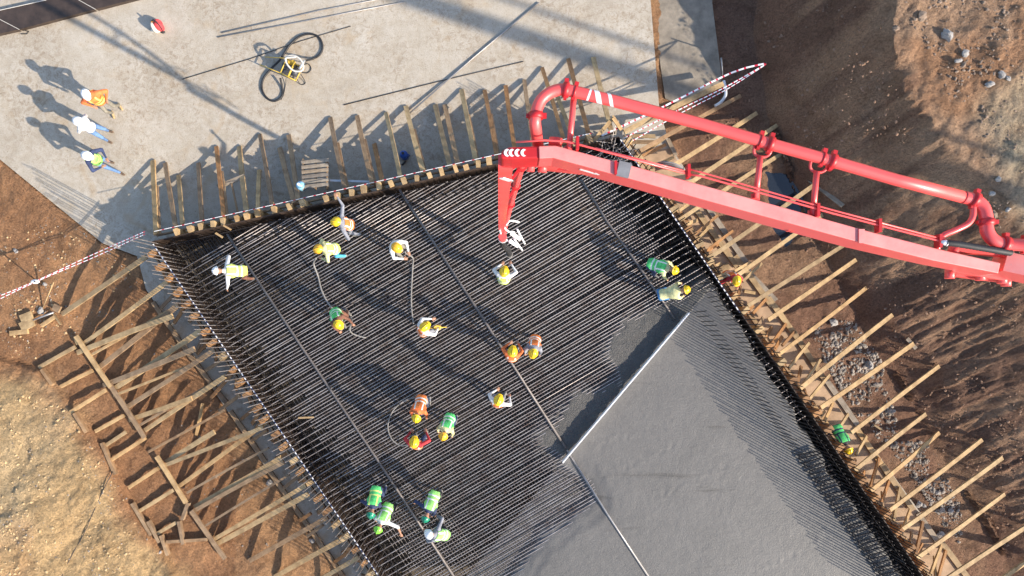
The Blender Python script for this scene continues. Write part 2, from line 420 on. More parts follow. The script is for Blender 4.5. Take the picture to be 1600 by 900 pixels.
# ------------------------------------------------------------------ mat geometry (half planes)
ZW = 1.5
TL, TR = W(237, 378, ZW), W(967, 214, ZW)
BL, BR = W(237 + 500, 378 + 500 * 1.4735, ZW), W(967 + 700, 214 + 700 * 1.447, ZW)
def line_in(p, q, ref):
    d = (q - p).xy.normalized(); n = Vector((-d.y, d.x))
    if (ref.xy - p.xy).dot(n) < 0: n = -n
    return p.xy, n, d
cen = W(800, 600, ZW)
LEFT, RIGHT, TOP = line_in(TL, BL, cen), line_in(TR, BR, cen), line_in(TL, TR, cen)
BOT = (Vector((0, -8.9)), Vector((0, 1)), Vector((1, 0)))
def clip(p, d, ins):
    lo, hi = -60, 60
    for (q, n, _), m in zip((LEFT, RIGHT, TOP, BOT), ins):
        den = d.dot(n); c = (p - q).dot(n) - m
        if abs(den) < 1e-6:
            if c < 0: return None
            continue
        t = -c / den
        if den > 0: lo = max(lo, t)
        else: hi = min(hi, t)
    return (lo, hi) if hi - lo > .15 else None
BD = Vector((math.cos(math.radians(30.2)), math.sin(math.radians(30.2)))); BN = Vector((-BD.y, BD.x))
SD = (LEFT[2] + RIGHT[2]).normalized()
if SD.y > 0: SD = -SD

o = poly_slab('mud_floor', [tuple(LEFT[0] + LEFT[1] * .02)] + [tuple(RIGHT[0] + RIGHT[1] * .02)] + [tuple(BR.xy), tuple(BL.xy)], 0, .006, MUD); fix_normals(o)  # mud floor toned extra dark, adding shade to the gaps between bars
tag(o, 'dark muddy floor under the steel bars', 'floor', kind='structure')
o = poly_slab('dusty_bounce_strip', [tuple(W(u, v, 0).xy) for u, v in ((1046, 232), (1106, 324), (1236, 522), (1343, 674), (1513, 908), (1600, 1028), (1480, 1028), (1400, 906), (1230, 660), (1100, 470), (950, 255), (1000, 236))], 0, .005, TAN); fix_normals(o)
tag(o, 'tan dusty concrete strip, bounced timber light in its colour, along the foot of the right wall', 'strip', kind='structure')
# ---- formwork walls
def wall(label, lin, length, studs, sd_len, start=0, face=FILM, studm=WOOD_ORG, jit=.05):
    p, n, d = lin
    a = Vector((p.x, p.y, 0)); d3 = Vector((d.x, d.y, 0)); n3 = Vector((n.x, n.y, 0)); up = Vector((0, 0, 1))
    w = empty('formwork_wall', a); tag(w, label, 'formwork', 'formwork walls around the foundation')
    mb = MB(); mb.box(a + d3 * (length / 2 + start) - n3 * .012 + up * .745, length, .024, 1.49, (d3, n3, up)); mb.build('plywood_panel', face, w)
    for zz in (.45, 1.1):
        mb = MB(); mb.box(a + d3 * (length / 2 + start) - n3 * (.024 + sd_len + .026) + up * zz, length, .048, .10, (d3, n3, up)); mb.build('waling_timber', WOOD_OLD, w)
    for t in studs:
        L = sd_len * random.uniform(.85, 1.25); wd = random.uniform(.11, .17); top = 1.5 + random.uniform(-.02, .10); sk = random.uniform(-.2, .2)
        dd = (d3 + n3 * sk).normalized(); nn = up.cross(dd)
        mb = MB(); mb.box(a + d3 * t - n3 * (.03 + L / 2) + up * top / 2, wd, L, top, (dd, nn, up)); mb.build('stud', random.choice([studm, WOOD_NEW, studm]), w)
    return w
tl = lambda u, v: (W(u, v, ZW).xy - TOP[0]).dot(TOP[2])
studs_top = [tl(u, 300) for u in (262, 285, 300, 322, 337, 360, 377, 395, 422, 447, 469, 507, 525, 549, 569, 594, 614, 635, 656, 677, 697, 720, 737, 757, 775, 800, 822, 845, 868, 890, 915, 940)]
if TOP[2].x < 0: TOP = (TOP[0], TOP[1], -TOP[2]); studs_top = [-t for t in studs_top]
wall('dark plywood formwork wall along the upper edge of the rebar mat', TOP, (TR - TL).length, studs_top, .20, studm=WOOD_NEW)
wall('dark plywood formwork wall between the rebar mat and the brown trench', LEFT, 17.0, [.25 + i * .47 + random.uniform(-.08, .08) for i in range(34)], .26)
wall('dark plywood formwork wall between the wet concrete and the right bank', RIGHT, 21.5, [.3 + i * .62 + random.uniform(-.06, .06) for i in range(34)], .24)

# ------------------------------------------------------------------ reinforcement cage
cage = empty('reinforcement_cage', (0, 0, 0))
tag(cage, 'huge dark mat of parallel steel reinforcement bars inside the formwork', 'rebar mat')
def unit_bar(name, m, n=6):
    mb = MB(); mb.tube([(0, 0, 0), (1, 0, 0)], 1, n); return mb.mesh(name, m)
UB = unit_bar('bar', STEEL); UBD = unit_bar('bar_dark', STEEL_DK)
STEEL_MD = simple('shaded_steel_bar', (.13, .115, .11), .5, .4, .4, 3); UBM = unit_bar('bar_shaded', STEEL_MD)  # bar steel dimmed: partial shade on the cross bars put into colour
def put_bar(name, p, q, r, me):
    o = bpy.data.objects.new(name, me); COL.objects.link(o); o.parent = cage
    d = q - p; o.location = p; o.rotation_euler = d.to_track_quat('X', 'Z').to_euler(); o.scale = (d.length, r, r); return o
def infr(p):
    k = F / (H - p.z); u = U0 + p.x * k; v = V0 - p.y * k; return -20 < u < 1620 and -20 < v < 920
def put_bars(name, segs, r, dark=False, limit=100, me=None):
    segs = sorted(segs, key=lambda s: -((s[1] - s[0]).length * (1 if infr(s[0].lerp(s[1], .5)) else .1)))
    for p, q in segs[:limit]: put_bar(name, p, q, r, me or (UBD if dark else UB))
    if segs[limit:]:
        mb = MB()
        for p, q in segs[limit:]: mb.tube([p, q], r, 6)
        o = mb.build(name, STEEL_MD if me else STEEL_DK if dark else STEEL, cage); tag(o, kind='stuff')
ZT = 1.345
def jz(a=.006): return random.uniform(-a, a)
top_b, low_b = [], []
n = 6.6; i = 0; bend = lambda: random.uniform(-.004, .004) if random.random() < .12 else 0
while n > -6.9:
    i += 1; off = n + random.uniform(-.016, .016)
    p = BN * off; ang = random.uniform(-.0016, .0016) + bend(); d = Vector((BD.x - BD.y * ang, BD.y + BD.x * ang))
    c = clip(p, d, (.10, .10, .14, 0) if i % 2 else (1.0 + random.uniform(-.45, .35), 1.0 + random.uniform(-.3, .3), .16, 0))
    if c and i % 2 == 0 and (p + d * c[1]).y < .6: c = (c[0], c[1] - .75)
    if c: a, b = p + d * c[0], p + d * c[1]; top_b.append((Vector((a.x, a.y, ZT + jz())), Vector((b.x, b.y, ZT + jz()))))
    p2 = BN * (off - .049); c = clip(p2, BD, (1.2, 1.1, .16, 0))
    if c: a, b = p2 + BD * c[0], p2 + BD * c[1]; low_b.append((Vector((a.x, a.y, ZT - .17 + jz())), Vector((b.x, b.y, ZT - .17 + jz()))))
    n -= .098
put_bars('top_bar', top_b, .0135)
put_bars('lower_bar', low_b, .011, True)  # same bars in near-black steel, gap shade put into their colour
cr = []
m = .75
wid = 0
SN = Vector((-SD.y, SD.x));
if SN.x < 0: SN = -SN
base = LEFT[0]
while True:
    p = base + SN * m; c = clip(p, SD, (.4, .9, .14, 0))
    if m > 18: break
    if c:
        a, b = p + SD * c[0], p + SD * c[1]
        a = Vector((a.x, a.y, ZT - .05 + jz())); b = Vector((b.x, b.y, ZT - .05 + jz())); cr.append((a, b))
    m += .098 + random.uniform(-.012, .012)
put_bars('cross_bar', cr, .0085, me=UBM)
bt = []
n = 6.4
while n > -8:
    c = clip(BN * n, BD, (.1, .1, .14, 0))
    if c: a, b = BN * n + BD * c[0], BN * n + BD * c[1]; bt.append((Vector((a.x, a.y, .3)), Vector((b.x, b.y, .3))))
    n -= .27
m = .25
while m < 17:
    p = base + SN * m; c = clip(p, SD, (.05, .05, .14, 0))
    if c: a, b = p + SD * c[0], p + SD * c[1]; bt.append((Vector((a.x, a.y, .34)), Vector((b.x, b.y, .34))))
    m += .30
mb = MB()
for p, q in bt: mb.tube([p, q], .014, 5)
tag(mb.build('bottom_mesh', STEEL_DK, cage), kind='stuff')  # near-black here too, shade under the mat put into the colour
def dow(lin, inset, step, z0, z1, L, start, jx=.03):
    p, nn, d = lin
    if d.y > 0 and lin is not TOP: d = -d
    out = []; t = start
    while t < L:
        q = p + d * t + nn * (inset + random.uniform(-jx, jx)); h = z1 + random.uniform(-.16, .12)
        tl_ = Vector((random.uniform(-.018, .018), random.uniform(-.018, .018), 0))
        a = Vector((q.x, q.y, z0)); out.append((a, Vector((q.x, q.y, h)) + tl_)); t += step + random.uniform(-.012, .012)
    return out
put_bars('vertical_bar', dow(LEFT, .13, .155, .08, 3.05, 15.0, .15), .013)
ra, rb_, rc_ = [], [], []
pR0, nR0, dR0 = RIGHT; dR0 = -dR0 if dR0.y > 0 else dR0
t = .3
while t < 18:
    q = pR0 + dR0 * t + nR0 * .13; shd = Vector((-SX, -SY)).normalized()
    for row, dist, z1 in ((ra, 0, 2.85), (rb_, .85, 2.75), (rc_, 2.15, 2.6)):  # rows set along the sun line so their shadows join into ribs
        c = q + shd * (dist + random.uniform(-.02, .02))
        if (c - TOP[0]).dot(TOP[1]) < .2: continue
        if row is rc_ and t < 7.5: continue
        row.append((Vector((c.x, c.y, .1)), Vector((c.x + random.uniform(-.012, .012), c.y + random.uniform(-.012, .012), z1 + random.uniform(-.08, .08)))))
    t += .165 + random.uniform(-.006, .006)
put_bars('wall_dowel', ra, .0145, True)
put_bars('starter_bar', rb_ + rc_ + dow(LEFT, .50, .24, .1, 1.45, 14, .4), .013, True)
eb = []
for lin, L in ((LEFT, 15.0), (RIGHT, 18.0), (TOP, (TR - TL).length - .3)):
    p, nn, d = lin
    if d.y > 0 and lin is not TOP: d = -d
    for ins in (.16, .52):
        for z in ((.55, .85, 1.15, 1.42) if not (lin is RIGHT and ins > .3) else (.55, .85)):
            a = p + d * .25 + nn * (ins + .02 * z); b = p + d * L + nn * (ins + .02 * z)
            eb.append((Vector((a.x, a.y, z + jz(.03))), Vector((b.x, b.y, z + jz(.03)))))
put_bars('edge_bar', eb, .010, True)
put_bars('end_bar', dow(TOP, .14, .19, .08, 1.52, (TR - TL).length - .2, .2), .011, True)
# tangle of bent bars at the upper right corner
tg = []
for k in range(46):
    u = random.uniform(925, 1000); v = random.uniform(205, 262); a = W(u, v, random.uniform(1.2, 1.6)); an = random.uniform(0, 6.28); L = random.uniform(.3, .9)
    if (a.xy - RIGHT[0]).dot(RIGHT[1]) < .1 or (a.xy - TOP[0]).dot(TOP[1]) < .1: continue
    tg.append((a, a + Vector((math.cos(an) * L * .6, math.sin(an) * L * .6, random.uniform(.1, .7)))))
put_bars('loose_bar', tg, .010)
# hairpin bars along the right wall, over the wet concrete
hp = []
pR, nR, dR = RIGHT; dR = -dR if dR.y > 0 else dR
for k in range(26):
    c0 = W(1248 + k * 8.35, 712 + k * 12.1, 1.5)
    for off in (0, 1):
        a = c0 + Vector((random.uniform(-.04, .04) + off * .06, random.uniform(-.02, .02) - off * .10, 0)); b = a + Vector((.62 + random.uniform(-.06, .05), .16 + random.uniform(-.03, .05), .07))
        hp.append((a, b))
    hp.append((c0, c0 + Vector((.06, -.11, 0))))
put_bars('hairpin_bar', hp, .024, True)

# ------------------------------------------------------------------ fresh concrete
pour_px = [(1122, 446), (1086, 456), (1052, 470), (1030, 483), (985, 506), (962, 530), (950, 552), (968, 575), (958, 598), (906, 622), (872, 652),
           (850, 682), (874, 720), (912, 742), (938, 782), (906, 803), (866, 830), (838, 866), (806, 912), (740, 1000), (1700, 1300), (1500, 990), (1300, 698)]
pw = [tuple(W(u, v, 1.4).xy) for u, v in pour_px]
px_ = np.arange(-2.5, 15, .055); py_ = np.arange(-8.9, 2.2, .055); PXg, PYg = np.meshgrid(px_, py_)
dd, _ = pdist(PXg, PYg, pw, True); ii = inside(PXg, PYg, pw)
rd = (PXg - pR.x) * nR.x + (PYg - pR.y) * nR.y
lft = np.where(ii, dd, -dd)
dwall = np.where(rd < 1.5, 9, 0)
nz = fbm(PXg * 1.1, PYg * 1.1, 91, 4)
eff = lft + nz * .36 + .14
eff = np.where((rd < 1.3) & (PYg < .2), np.maximum(eff, .95 * sstep(.2, -.6, PYg - .9)), eff)
bl0, bl1 = W(879, 722, 1.4), W(1076, 489, 1.4); bd = (bl1 - bl0).xy.normalized()
rb = (PXg - bl0.x) * bd.y - (PYg - bl0.y) * bd.x               # + right of the screed board
tb = (PXg - bl0.x) * bd.x + (PYg - bl0.y) * bd.y
hz = np.interp(eff, [-1.0, -.5, -.1, .1, .3, .8, 2.2], [.2, .9, 1.29, 1.35, 1.376, 1.388, 1.40])
hz = np.where(rb > 0, np.maximum(hz, np.interp(eff, [-.2, .25, .6], [1.2, 1.36, 1.405])), hz)
for a_, b_ in (((935, 752), (1062, 692)), ((1000, 792), (1152, 718)), ((1195, 892), (1280, 843)), ((925, 700), (1050, 660))):
    g0, g1 = W(*a_, 1.4), W(*b_, 1.4); dgl, _ = pdist(PXg, PYg, [tuple(g0.xy), tuple(g1.xy)])
    hz = hz - .012 * np.exp(-(dgl / .10) ** 2) * np.clip(fbm(PXg * 11, PYg * 11, 93, 2) * 1.6, -.4, 1)
rough = (1 - sstep(.9, 2.0, eff)) * np.where(rb > 0, 0, 1)
hz = hz + rough * (fbm(PXg * 7, PYg * 7, 95, 3) * .035) + fbm(PXg * .8, PYg * .8, 97, 2) * .006 + fbm(PXg * 9, PYg * 9, 99, 2) * .006
cut = np.interp(PYg, [-9, -4.6, -2.6, -.5, 1.5], [.52, .50, .38, .24, .14]) + fbm(PXg * 2, PYg * 2, 101, 3) * .16
hz = np.where(rd < cut, np.maximum(hz - (cut - rd) * 3.2, .34), hz)
ok = (rd > .004) & (hz > .32)
vid = -np.ones(PXg.shape, int); vid[ok] = np.arange(ok.sum())
q = ok[:-1, :-1] & ok[:-1, 1:] & ok[1:, 1:] & ok[1:, :-1]
fc = np.stack([vid[:-1, :-1][q], vid[:-1, 1:][q], vid[1:, 1:][q], vid[1:, :-1][q]], 1)
me = bpy.data.meshes.new('fresh_concrete'); me.from_pydata(np.stack([PXg[ok], PYg[ok], hz[ok]], 1).tolist(), [], fc.tolist())
me.polygons.foreach_set('use_smooth', np.ones(len(fc), bool)); me.materials.append(POUR)
at = me.color_attributes.new('rough', 'FLOAT_COLOR', 'POINT'); rv = (rough * (rb <= 0) + .10)[ok]; at.data.foreach_set('color', np.repeat(rv, 4).astype(np.float32))
tag(link('fresh_concrete', me), 'smooth wet grey concrete freshly poured over the lower right of the mat', 'wet concrete', kind='structure')

# ------------------------------------------------------------------ boards and timbers
ORD = ['first', 'second', 'third', 'fourth', 'fifth', 'sixth', 'seventh', 'eighth', 'ninth', 'tenth', 'eleventh', 'twelfth', 'thirteenth', 'fourteenth',
       'fifteenth', 'sixteenth', 'seventeenth', 'eighteenth', 'nineteenth', 'twentieth', 'twenty-first', 'twenty-second', 'twenty-third', 'twenty-fourth',
       'twenty-fifth', 'twenty-sixth', 'twenty-seventh', 'twenty-eighth', 'twenty-ninth', 'thirtieth', 'thirty-first', 'thirty-second', 'thirty-third', 'thirty-fourth']
def plank(name, p, q, w=.11, t=.05, m=WOOD_NEW, label=None, cat='timber', group=None, parent=None, roll=0):
    p, q = Vector(p), Vector(q); L = (q - p).length
    mb = MB(); n = max(2, int(L / .5)); bow = random.uniform(-.012, .012) * L; secs = []
    vs = []; fs = []
    for i in range(n + 1):
        s = i / n; yo = bow * 4 * s * (1 - s) * .5; ww = w / 2 * random.uniform(.95, 1.05); e = random.uniform(-.008, .008) if i in (0, n) else 0
        for a, b in ((-1, -1), (1, -1), (1, 1), (-1, 1)): vs.append((s * L + e * a, a * ww + yo, b * t / 2))
    for i in range(n):
        for k in range(4): fs.append((i * 4 + k, i * 4 + (k + 1) % 4, i * 4 + 4 + (k + 1) % 4, i * 4 + 4 + k))
    fs += [(3, 2, 1, 0), (n * 4, n * 4 + 1, n * 4 + 2, n * 4 + 3)]
    mb.add(vs, fs); o = link(name, mb.mesh(name, m))
    d = (q - p).normalized(); y = Vector((0, 0, 1)).cross(d)
    if y.length < 1e-3: y = Vector((1, 0, 0))
    y.normalize(); z = d.cross(y)
    R = Matrix((d, y, z)).transposed().to_4x4() @ Matrix.Rotation(roll, 4, 'X')
    M = Matrix.Translation(p) @ R
    if parent: o.parent = parent; o.matrix_parent_inverse = parent.matrix_basis.inverted()
    o.matrix_basis = M
    if label: tag(o, label, cat, group)
    return o

# struts on the slab behind the upper wall: (outer end, wall end, second board?)
top_struts = [((239, 251), (244, 366), 1), ((258, 255), (275, 358), 0), ((279, 274), (285, 350), 0), ((310, 255), (316, 349), 0), ((338, 229), (350, 342), 1), ((374, 229), (386, 336), 0),
    ((406, 210), (426, 325), 0), ((405, 266), (403, 330), 0), ((437, 231), (460, 317), 0), ((451, 211), (466, 314), 0), ((516, 184), (540, 298), 1), ((558, 181), (582, 288), 1), ((585, 225), (598, 286), 0),
    ((603, 176), (626, 279), 0), ((634, 166), (662, 271), 1), ((680, 164), (704, 263), 0), ((695, 164), (716, 260), 0), ((721, 140), (744, 255), 1), ((757, 141), (777, 249), 1),
    ((790, 134), (806, 242), 0), ((819, 125), (834, 236), 1), ((847, 106), (883, 226), 0), ((870, 148), (898, 222), 0), ((888, 92), (922, 217), 0), ((927, 90), (955, 204), 0)]
for i, (a, b, dbl) in enumerate(top_struts):
    p = W(a[0], a[1], .04); q = W(b[0], b[1], 1.28)
    o = plank('timber_strut', p, q, random.uniform(.12, .155), .055, random.choice([WOOD_OLD, WOOD_NEW, WOOD_ORG, WOOD_NEW]),
              'weathered timber strut leaning on the upper wall from the pale slab, %s from the left' % ORD[i], 'strut', 'struts behind the upper formwork wall', roll=random.uniform(-.15, .15))
    if dbl:
        mid = p.lerp(q, .35) + Vector((.07, -.01, -.03)); plank('splice_board', mid, q + Vector((.07, 0, -.06)), .10, .05, WOOD_OLD, parent=o)

left_struts = [((97, 491), (229, 401)), ((125, 541), (262, 440)), ((121, 551), (270, 494)), ((154, 575), (279, 476)), ((162, 602), (304, 545)), ((175, 610), (315, 516)),
    ((200, 635), (336, 546)), ((202, 656), (300, 622)), ((227, 672), (352, 588)), ((260, 722), (335, 675)), ((248, 731), (412, 668)), ((281, 759), (427, 652)), ((304, 792), (440, 715)), ((297, 802), (444, 722)),
    ((330, 845), (478, 758)), ((340, 849), (482, 772)), ((390, 876), (512, 808)), ((430, 901), (540, 840)), ((500, 905), (562, 870)), ((530, 930), (590, 895))]
for i, (a, b) in enumerate(left_struts):
    p = ground(a[0], a[1], .05); q = W(b[0], b[1], 1.15 if b[0] - a[0] > 100 or i > 9 else .7)
    plank('timber_strut', p, q, random.uniform(.12, .16), .06, random.choice([WOOD_OLD, WOOD_NEW, WOOD_NEW]),
          'long timber strut crossing the brown trench to the left wall, %s from the top' % ORD[i], 'strut', 'struts across the brown trench')
left_runs = [((61, 574), (118, 542)), ((95, 604), (145, 579)), ((110, 644), (166, 609)), ((149, 674), (194, 649)), ((165, 696), (197, 675)), ((172, 720), (228, 684)), ((201, 762), (247, 732)),
    ((217, 799), (272, 765)), ((245, 834), (276, 816)), ((65, 509), (86, 495))]
left_runs.sort(key=lambda r: r[0][1])
for i, (a, b) in enumerate(left_runs):
    plank('ground_board', ground(*a, .10), ground(*b, .13), .11, .06, WOOD_NEW, 'short board bedded in brown soil at the sandy bank, %s from the top' % ORD[i], 'board', 'short boards at the foot of the sandy bank')
ledgers = [((119, 525), (173, 605)), ((171, 600), (226, 684)), ((245, 713), (291, 786)), ((299, 798), (352, 873)),
           ((239, 472), (300, 560)), ((298, 556), (356, 632)), ((360, 642), (415, 722)), ((422, 737), (470, 806)), ((466, 800), (508, 860)), ((506, 856), (560, 935))]
for i, (a, b) in enumerate(ledgers):
    out = i < 4
    plank('ledger_timber', ground(a[0], a[1], (.22 if out else .08) + .014 * (i % 2)), ground(b[0], b[1], (.225 if out else .085) + .014 * (i % 2)), .14, .06, WOOD_OLD if not out else random.choice([WOOD_OLD, WOOD_NEW]),
          ('outer ledger timber across the trench struts beside the sandy bank, %s from the top' % ORD[i]) if out else ('inner ledger timber at the foot of the left wall, %s from the top' % ORD[i - 4]), 'ledger', 'ledgers on the left')
toe = [((66, 577), (83, 601)), ((117, 645), (136, 675)), ((160, 692), (181, 741)), ((207, 786), (237, 836)), ((232, 814), (250, 847)), ((252, 836), (263, 867)), ((280, 814), (287, 850)), ((285, 812), (295, 785)), ((261, 846), (325, 842))]
toe_l = ['short board edging the pale sand, topmost of the bank edge boards', 'short board edging the sandy bank, second from the top', 'board edging the sandy bank above the widest sand', 'long board edging the sandy bank near its lowest corner',
         'short stake board leaning at the lower end of the sandy bank', 'short thick board standing in rubble at the lowest bank corner', 'short cross board on the lowest flat plank', 'short slanted offcut joining two lower boards', 'level plank lying across the lower end of the trench']
for (a, b), lb in zip(toe, toe_l):
    plank('edge_board', ground(*a, .14), ground(*b, .14), .10, .14, WOOD_OLD, lb, 'board', 'boards edging the sandy bank')
plank('loose_board', ground(317, 630, .05), ground(307, 680, .05), .10, .05, WOOD_NEW, 'loose pale board lying in the brown trench between the struts', 'board')
for i, (a, b, w, lb) in enumerate([((33, 499), (50, 492), .26, 'small square plywood offcut beside the barrier tape, the upper of two'), ((33, 512), (52, 502), .30, 'larger square plywood offcut on brown soil, under the upper one'),
                                   ((16, 521), (44, 518), .15, 'thick short timber block lying left of the offcuts'), ((84, 479), (94, 484), .22, 'tilted brown plywood offcut at the end of the topmost left strut'), ((84, 491), (95, 507), .05, 'thin yellow stick crossing the topmost left strut end'),
                                   ((118, 526), (123, 538), .12, 'dark short post stub beside the outer ledger')]):
    plank('timber_offcut', ground(*a, .10), ground(*b, .12), w, .07, WOOD_NEW if i != 3 else WOOD_OLD, lb, 'offcut', 'offcuts on the brown soil')
kick_l = [((251, 482), (272, 460)), ((272, 505), (287, 482)), ((305, 550), (319, 527)), ((308, 553), (328, 532)), ((320, 580), (350, 560)), ((330, 622), (362, 585)), ((342, 642), (375, 617)), ((377, 655), (402, 634)), ((392, 690), (418, 672)), ((428, 692), (453, 676)), ((440, 765), (470, 742)), ((462, 818), (486, 802)), ((480, 838), (505, 820)), ((520, 880), (546, 862))]
extra = []
for k in range(26):
    t = .7 + k * .52 + random.uniform(-.1, .1); d_ = -LEFT[2] if LEFT[2].y > 0 else LEFT[2]; q_ = LEFT[0] + d_ * t - LEFT[1] * .32; p_ = LEFT[0] + d_ * (t + random.uniform(-.12, .12)) - LEFT[1] * random.uniform(.75, 1.15)
    extra.append((Vector((p_.x, p_.y, .06)), Vector((q_.x, q_.y, random.uniform(.9, 1.35)))))
for i, (a, b) in enumerate(extra):
    plank('wall_prop', a, b, random.uniform(.09, .13), .05, random.choice([WOOD_ORG, WOOD_OLD, WOOD_ORG]), 'brown timber prop leaning steeply on the left wall, %s from the top' % ORD[i], 'prop', 'props against the left wall')
for i, (a, b) in enumerate(kick_l):
    plank('kicker_timber', ground(*a, .06), W(*b, .75), .10, .05, WOOD_ORG if i % 2 else WOOD_OLD, 'short shaded kicker timber against the left wall, %s from the top' % ORD[i], 'kicker', 'kickers against the left wall')

right_struts = [((1157, 150), (1000, 236)), ((1182, 177), (1045, 263)), ((1215, 195), (1075, 288)), ((1220, 241), (1060, 345)), ((1275, 287), (1105, 405)), ((1285, 336), (1150, 432)), ((1317, 384), (1168, 478)),
    ((1337, 406), (1200, 500)), ((1353, 450), (1215, 555)), ((1394, 492), (1250, 607)), ((1427, 537), (1282, 637)), ((1467, 572), (1330, 676)), ((1446, 647), (1335, 735)), ((1467, 676), (1360, 767)),
    ((1534, 687), (1390, 797)), ((1566, 715), (1405, 830)), ((1569, 772), (1432, 872)), ((1606, 821), (1478, 905)), ((1610, 873), (1560, 908)), ((1640, 880), (1590, 915))]
for i, (a, b) in enumerate(right_struts):
    plank('timber_strut', ground(a[0], a[1], .06), W(b[0], b[1], 1.30), random.uniform(.11, .135), .06, WOOD_NEW if i > 0 else WOOD_OLD,
          'pale yellow timber strut from the right wall to the dark bank, %s from the top' % ORD[i], 'strut', 'struts along the right bank')
rl = [((1105, 322), (1166, 411)), ((1087, 327), (1152, 417)), ((1148, 400), (1206, 478)), ((1172, 428), (1212, 470)), ((1200, 465), (1241, 522)), ((1239, 518), (1290, 596)), ((1288, 590), (1342, 668)), ((1340, 672), (1382, 732)), ((1378, 726), (1426, 796)), ((1434, 802), (1466, 848)), ((1470, 846), (1516, 908))]
for i, (a, b) in enumerate(rl):
    plank('ledger_timber', W(a[0], a[1], .05 + .016 * (i % 3)), W(b[0], b[1], .054 + .016 * (i % 3)), .17, .06, WOOD_NEW if i % 3 else WOOD_GRY, 'broad ledger board lying along the foot of the right wall, %s from the top' % ORD[i], 'ledger', 'ledgers along the right wall')
kr = [((1121, 337), (1085, 367)), ((1122, 382), (1104, 393)), ((1145, 361), (1100, 395)), ((1172, 410), (1147, 424)), ((1190, 412), (1160, 440)), ((1197, 467), (1176, 490)), ((1228, 506), (1204, 540)), ((1242, 518), (1222, 540)), ((1264, 536), (1232, 576)), ((1282, 562), (1250, 608)), ((1296, 586), (1264, 624)), ((1302, 629), (1287, 660)), ((1325, 647), (1309, 672)),
      ((1354, 682), (1337, 711)), ((1374, 715), (1360, 761)), ((1389, 752), (1376, 789)), ((1406, 762), (1396, 814)), ((1422, 797), (1407, 838)), ((1442, 815), (1430, 868)), ((1471, 852), (1452, 902)), ((1478, 860), (1465, 905))]
for i, (a, b) in enumerate(kr):
    plank('kicker_timber', W(a[0], a[1], .12), W(b[0], b[1], .85), .085, .06, random.choice([WOOD_NEW, WOOD_ORG]), 'short sunlit kicker timber propping the right wall, %s from the top' % ORD[i], 'kicker', 'kickers along the right wall')
dRr = -RIGHT[2] if RIGHT[2].y > 0 else RIGHT[2]
def rpt(t, out, z): q = RIGHT[0] + dRr * t - RIGHT[1] * out; return Vector((q.x, q.y, z))
for i in range(9):
    t0 = 1.6 + i * 1.75; plank('runner_board', rpt(t0, .62 + random.uniform(-.05, .05), .12 + .02 * (i % 2)), rpt(t0 + 1.85, .60 + random.uniform(-.05, .05), .12 + .02 * (i % 2)), .11, .06, random.choice([WOOD_OLD, WOOD_ORG, WOOD_NEW]),
          'narrow runner board between the right wall and its broad ledger, %s from the top' % ORD[i], 'board', 'runner boards along the right wall')
for i in range(30):
    t0 = 1.3 + i * .53 + random.uniform(-.12, .12); plank('wall_prop', rpt(t0 + random.uniform(-.15, .15), random.uniform(.7, 1.1), .10), rpt(t0, .30, random.uniform(.5, 1.1)), random.uniform(.08, .12), .05, random.choice([WOOD_ORG, WOOD_OLD, WOOD_ORG, WOOD_NEW]),
          'brown timber prop leaning steeply on the right wall, %s from the top' % ORD[i], 'prop', 'props against the right wall')
misc = [('loose_board', (1010, 236, .5), (1047, 208, .8), .12, WOOD_NEW, 'short pale board in the heap at the upper right wall corner'), ('loose_board', (982, 212, .9), (1024, 213, 1.0), .11, WOOD_NEW, 'level pale board on top of the heap at the wall corner'),
        ('loose_board', (985, 222, .7), (1022, 222, .8), .11, WOOD_OLD, 'grey level board under the pale one at the wall corner'), ('loose_board', (975, 206, 1.3), (1130, 131, .3), .15, WOOD_NEW, 'long pale board beside the striped tape at the slab corner'),
        ('loose_board', (960, 182, 1.3), (926, 222, 1.3), .11, WOOD_NEW, 'pale board forming the left side of a timber triangle'), ('loose_board', (958, 184, 1.4), (971, 203, 1.3), .11, WOOD_NEW, 'pale board forming the right side of a timber triangle'),
        ('loose_board', (1043, 217, .1), (1056, 243, .1), .13, WOOD_GRY, 'grey board across the second strut near the wall corner'), ('loose_board', (1245, 265, -.1), (1317, 322, -.2), .14, WOOD_GRY, 'grey plank lying across the dark puddle'),
        ('loose_board', (1003, 244, .9), (1040, 226, .4), .10, WOOD_ORG, 'orange brown short board below the corner heap'), ('loose_board', (1018, 262, .6), (1052, 246, .3), .10, WOOD_NEW, 'short pale board in the shade beside the boom pipes'),
        ('timber_stake', (1417, 529, -1), (1431, 545, -1), .12, WOOD_GRY, 'dark cross stake at the end of a right strut'), ('loose_board', (1366, 664, -1), (1379, 673, -1), .06, WOOD_NEW, 'small pale stick among the grey rubble'),
        ('loose_board', (1163, 455, .03), (1180, 458, .03), .10, WOOD_NEW, 'small flat board behind the right wall below the orange worker'), ('loose_board', (1126, 424, .03), (1139, 414, .03), .22, WOOD_NEW, 'square plywood offcut behind the right wall above the orange worker')]
for nm, a, b, w, m, lb in misc:
    pa, pb = (ground(a[0], a[1], .1), ground(b[0], b[1], .1)) if a[2] < 0 else (W(*a), W(*b))
    plank(nm, pa, pb, w, .05, m, lb, 'board', 'loose boards on the right')
plank('grey_board', W(340, 292, .55), W(383, 275, .60), .14, .05, WOOD_GRY, 'grey weathered board lying across two upper struts', 'board')
plank('timber_stake', W(362, 287, .6), W(373, 340, .9), .05, .04, WOOD_OLD, 'thin grey stick under the grey board at the upper wall', 'stick')
plank('aluminium_level', W(515, 282, 1.0), W(577, 284, 1.0), .06, .04, ALU, 'pale straight bar lying level beside the pallet', 'bar')

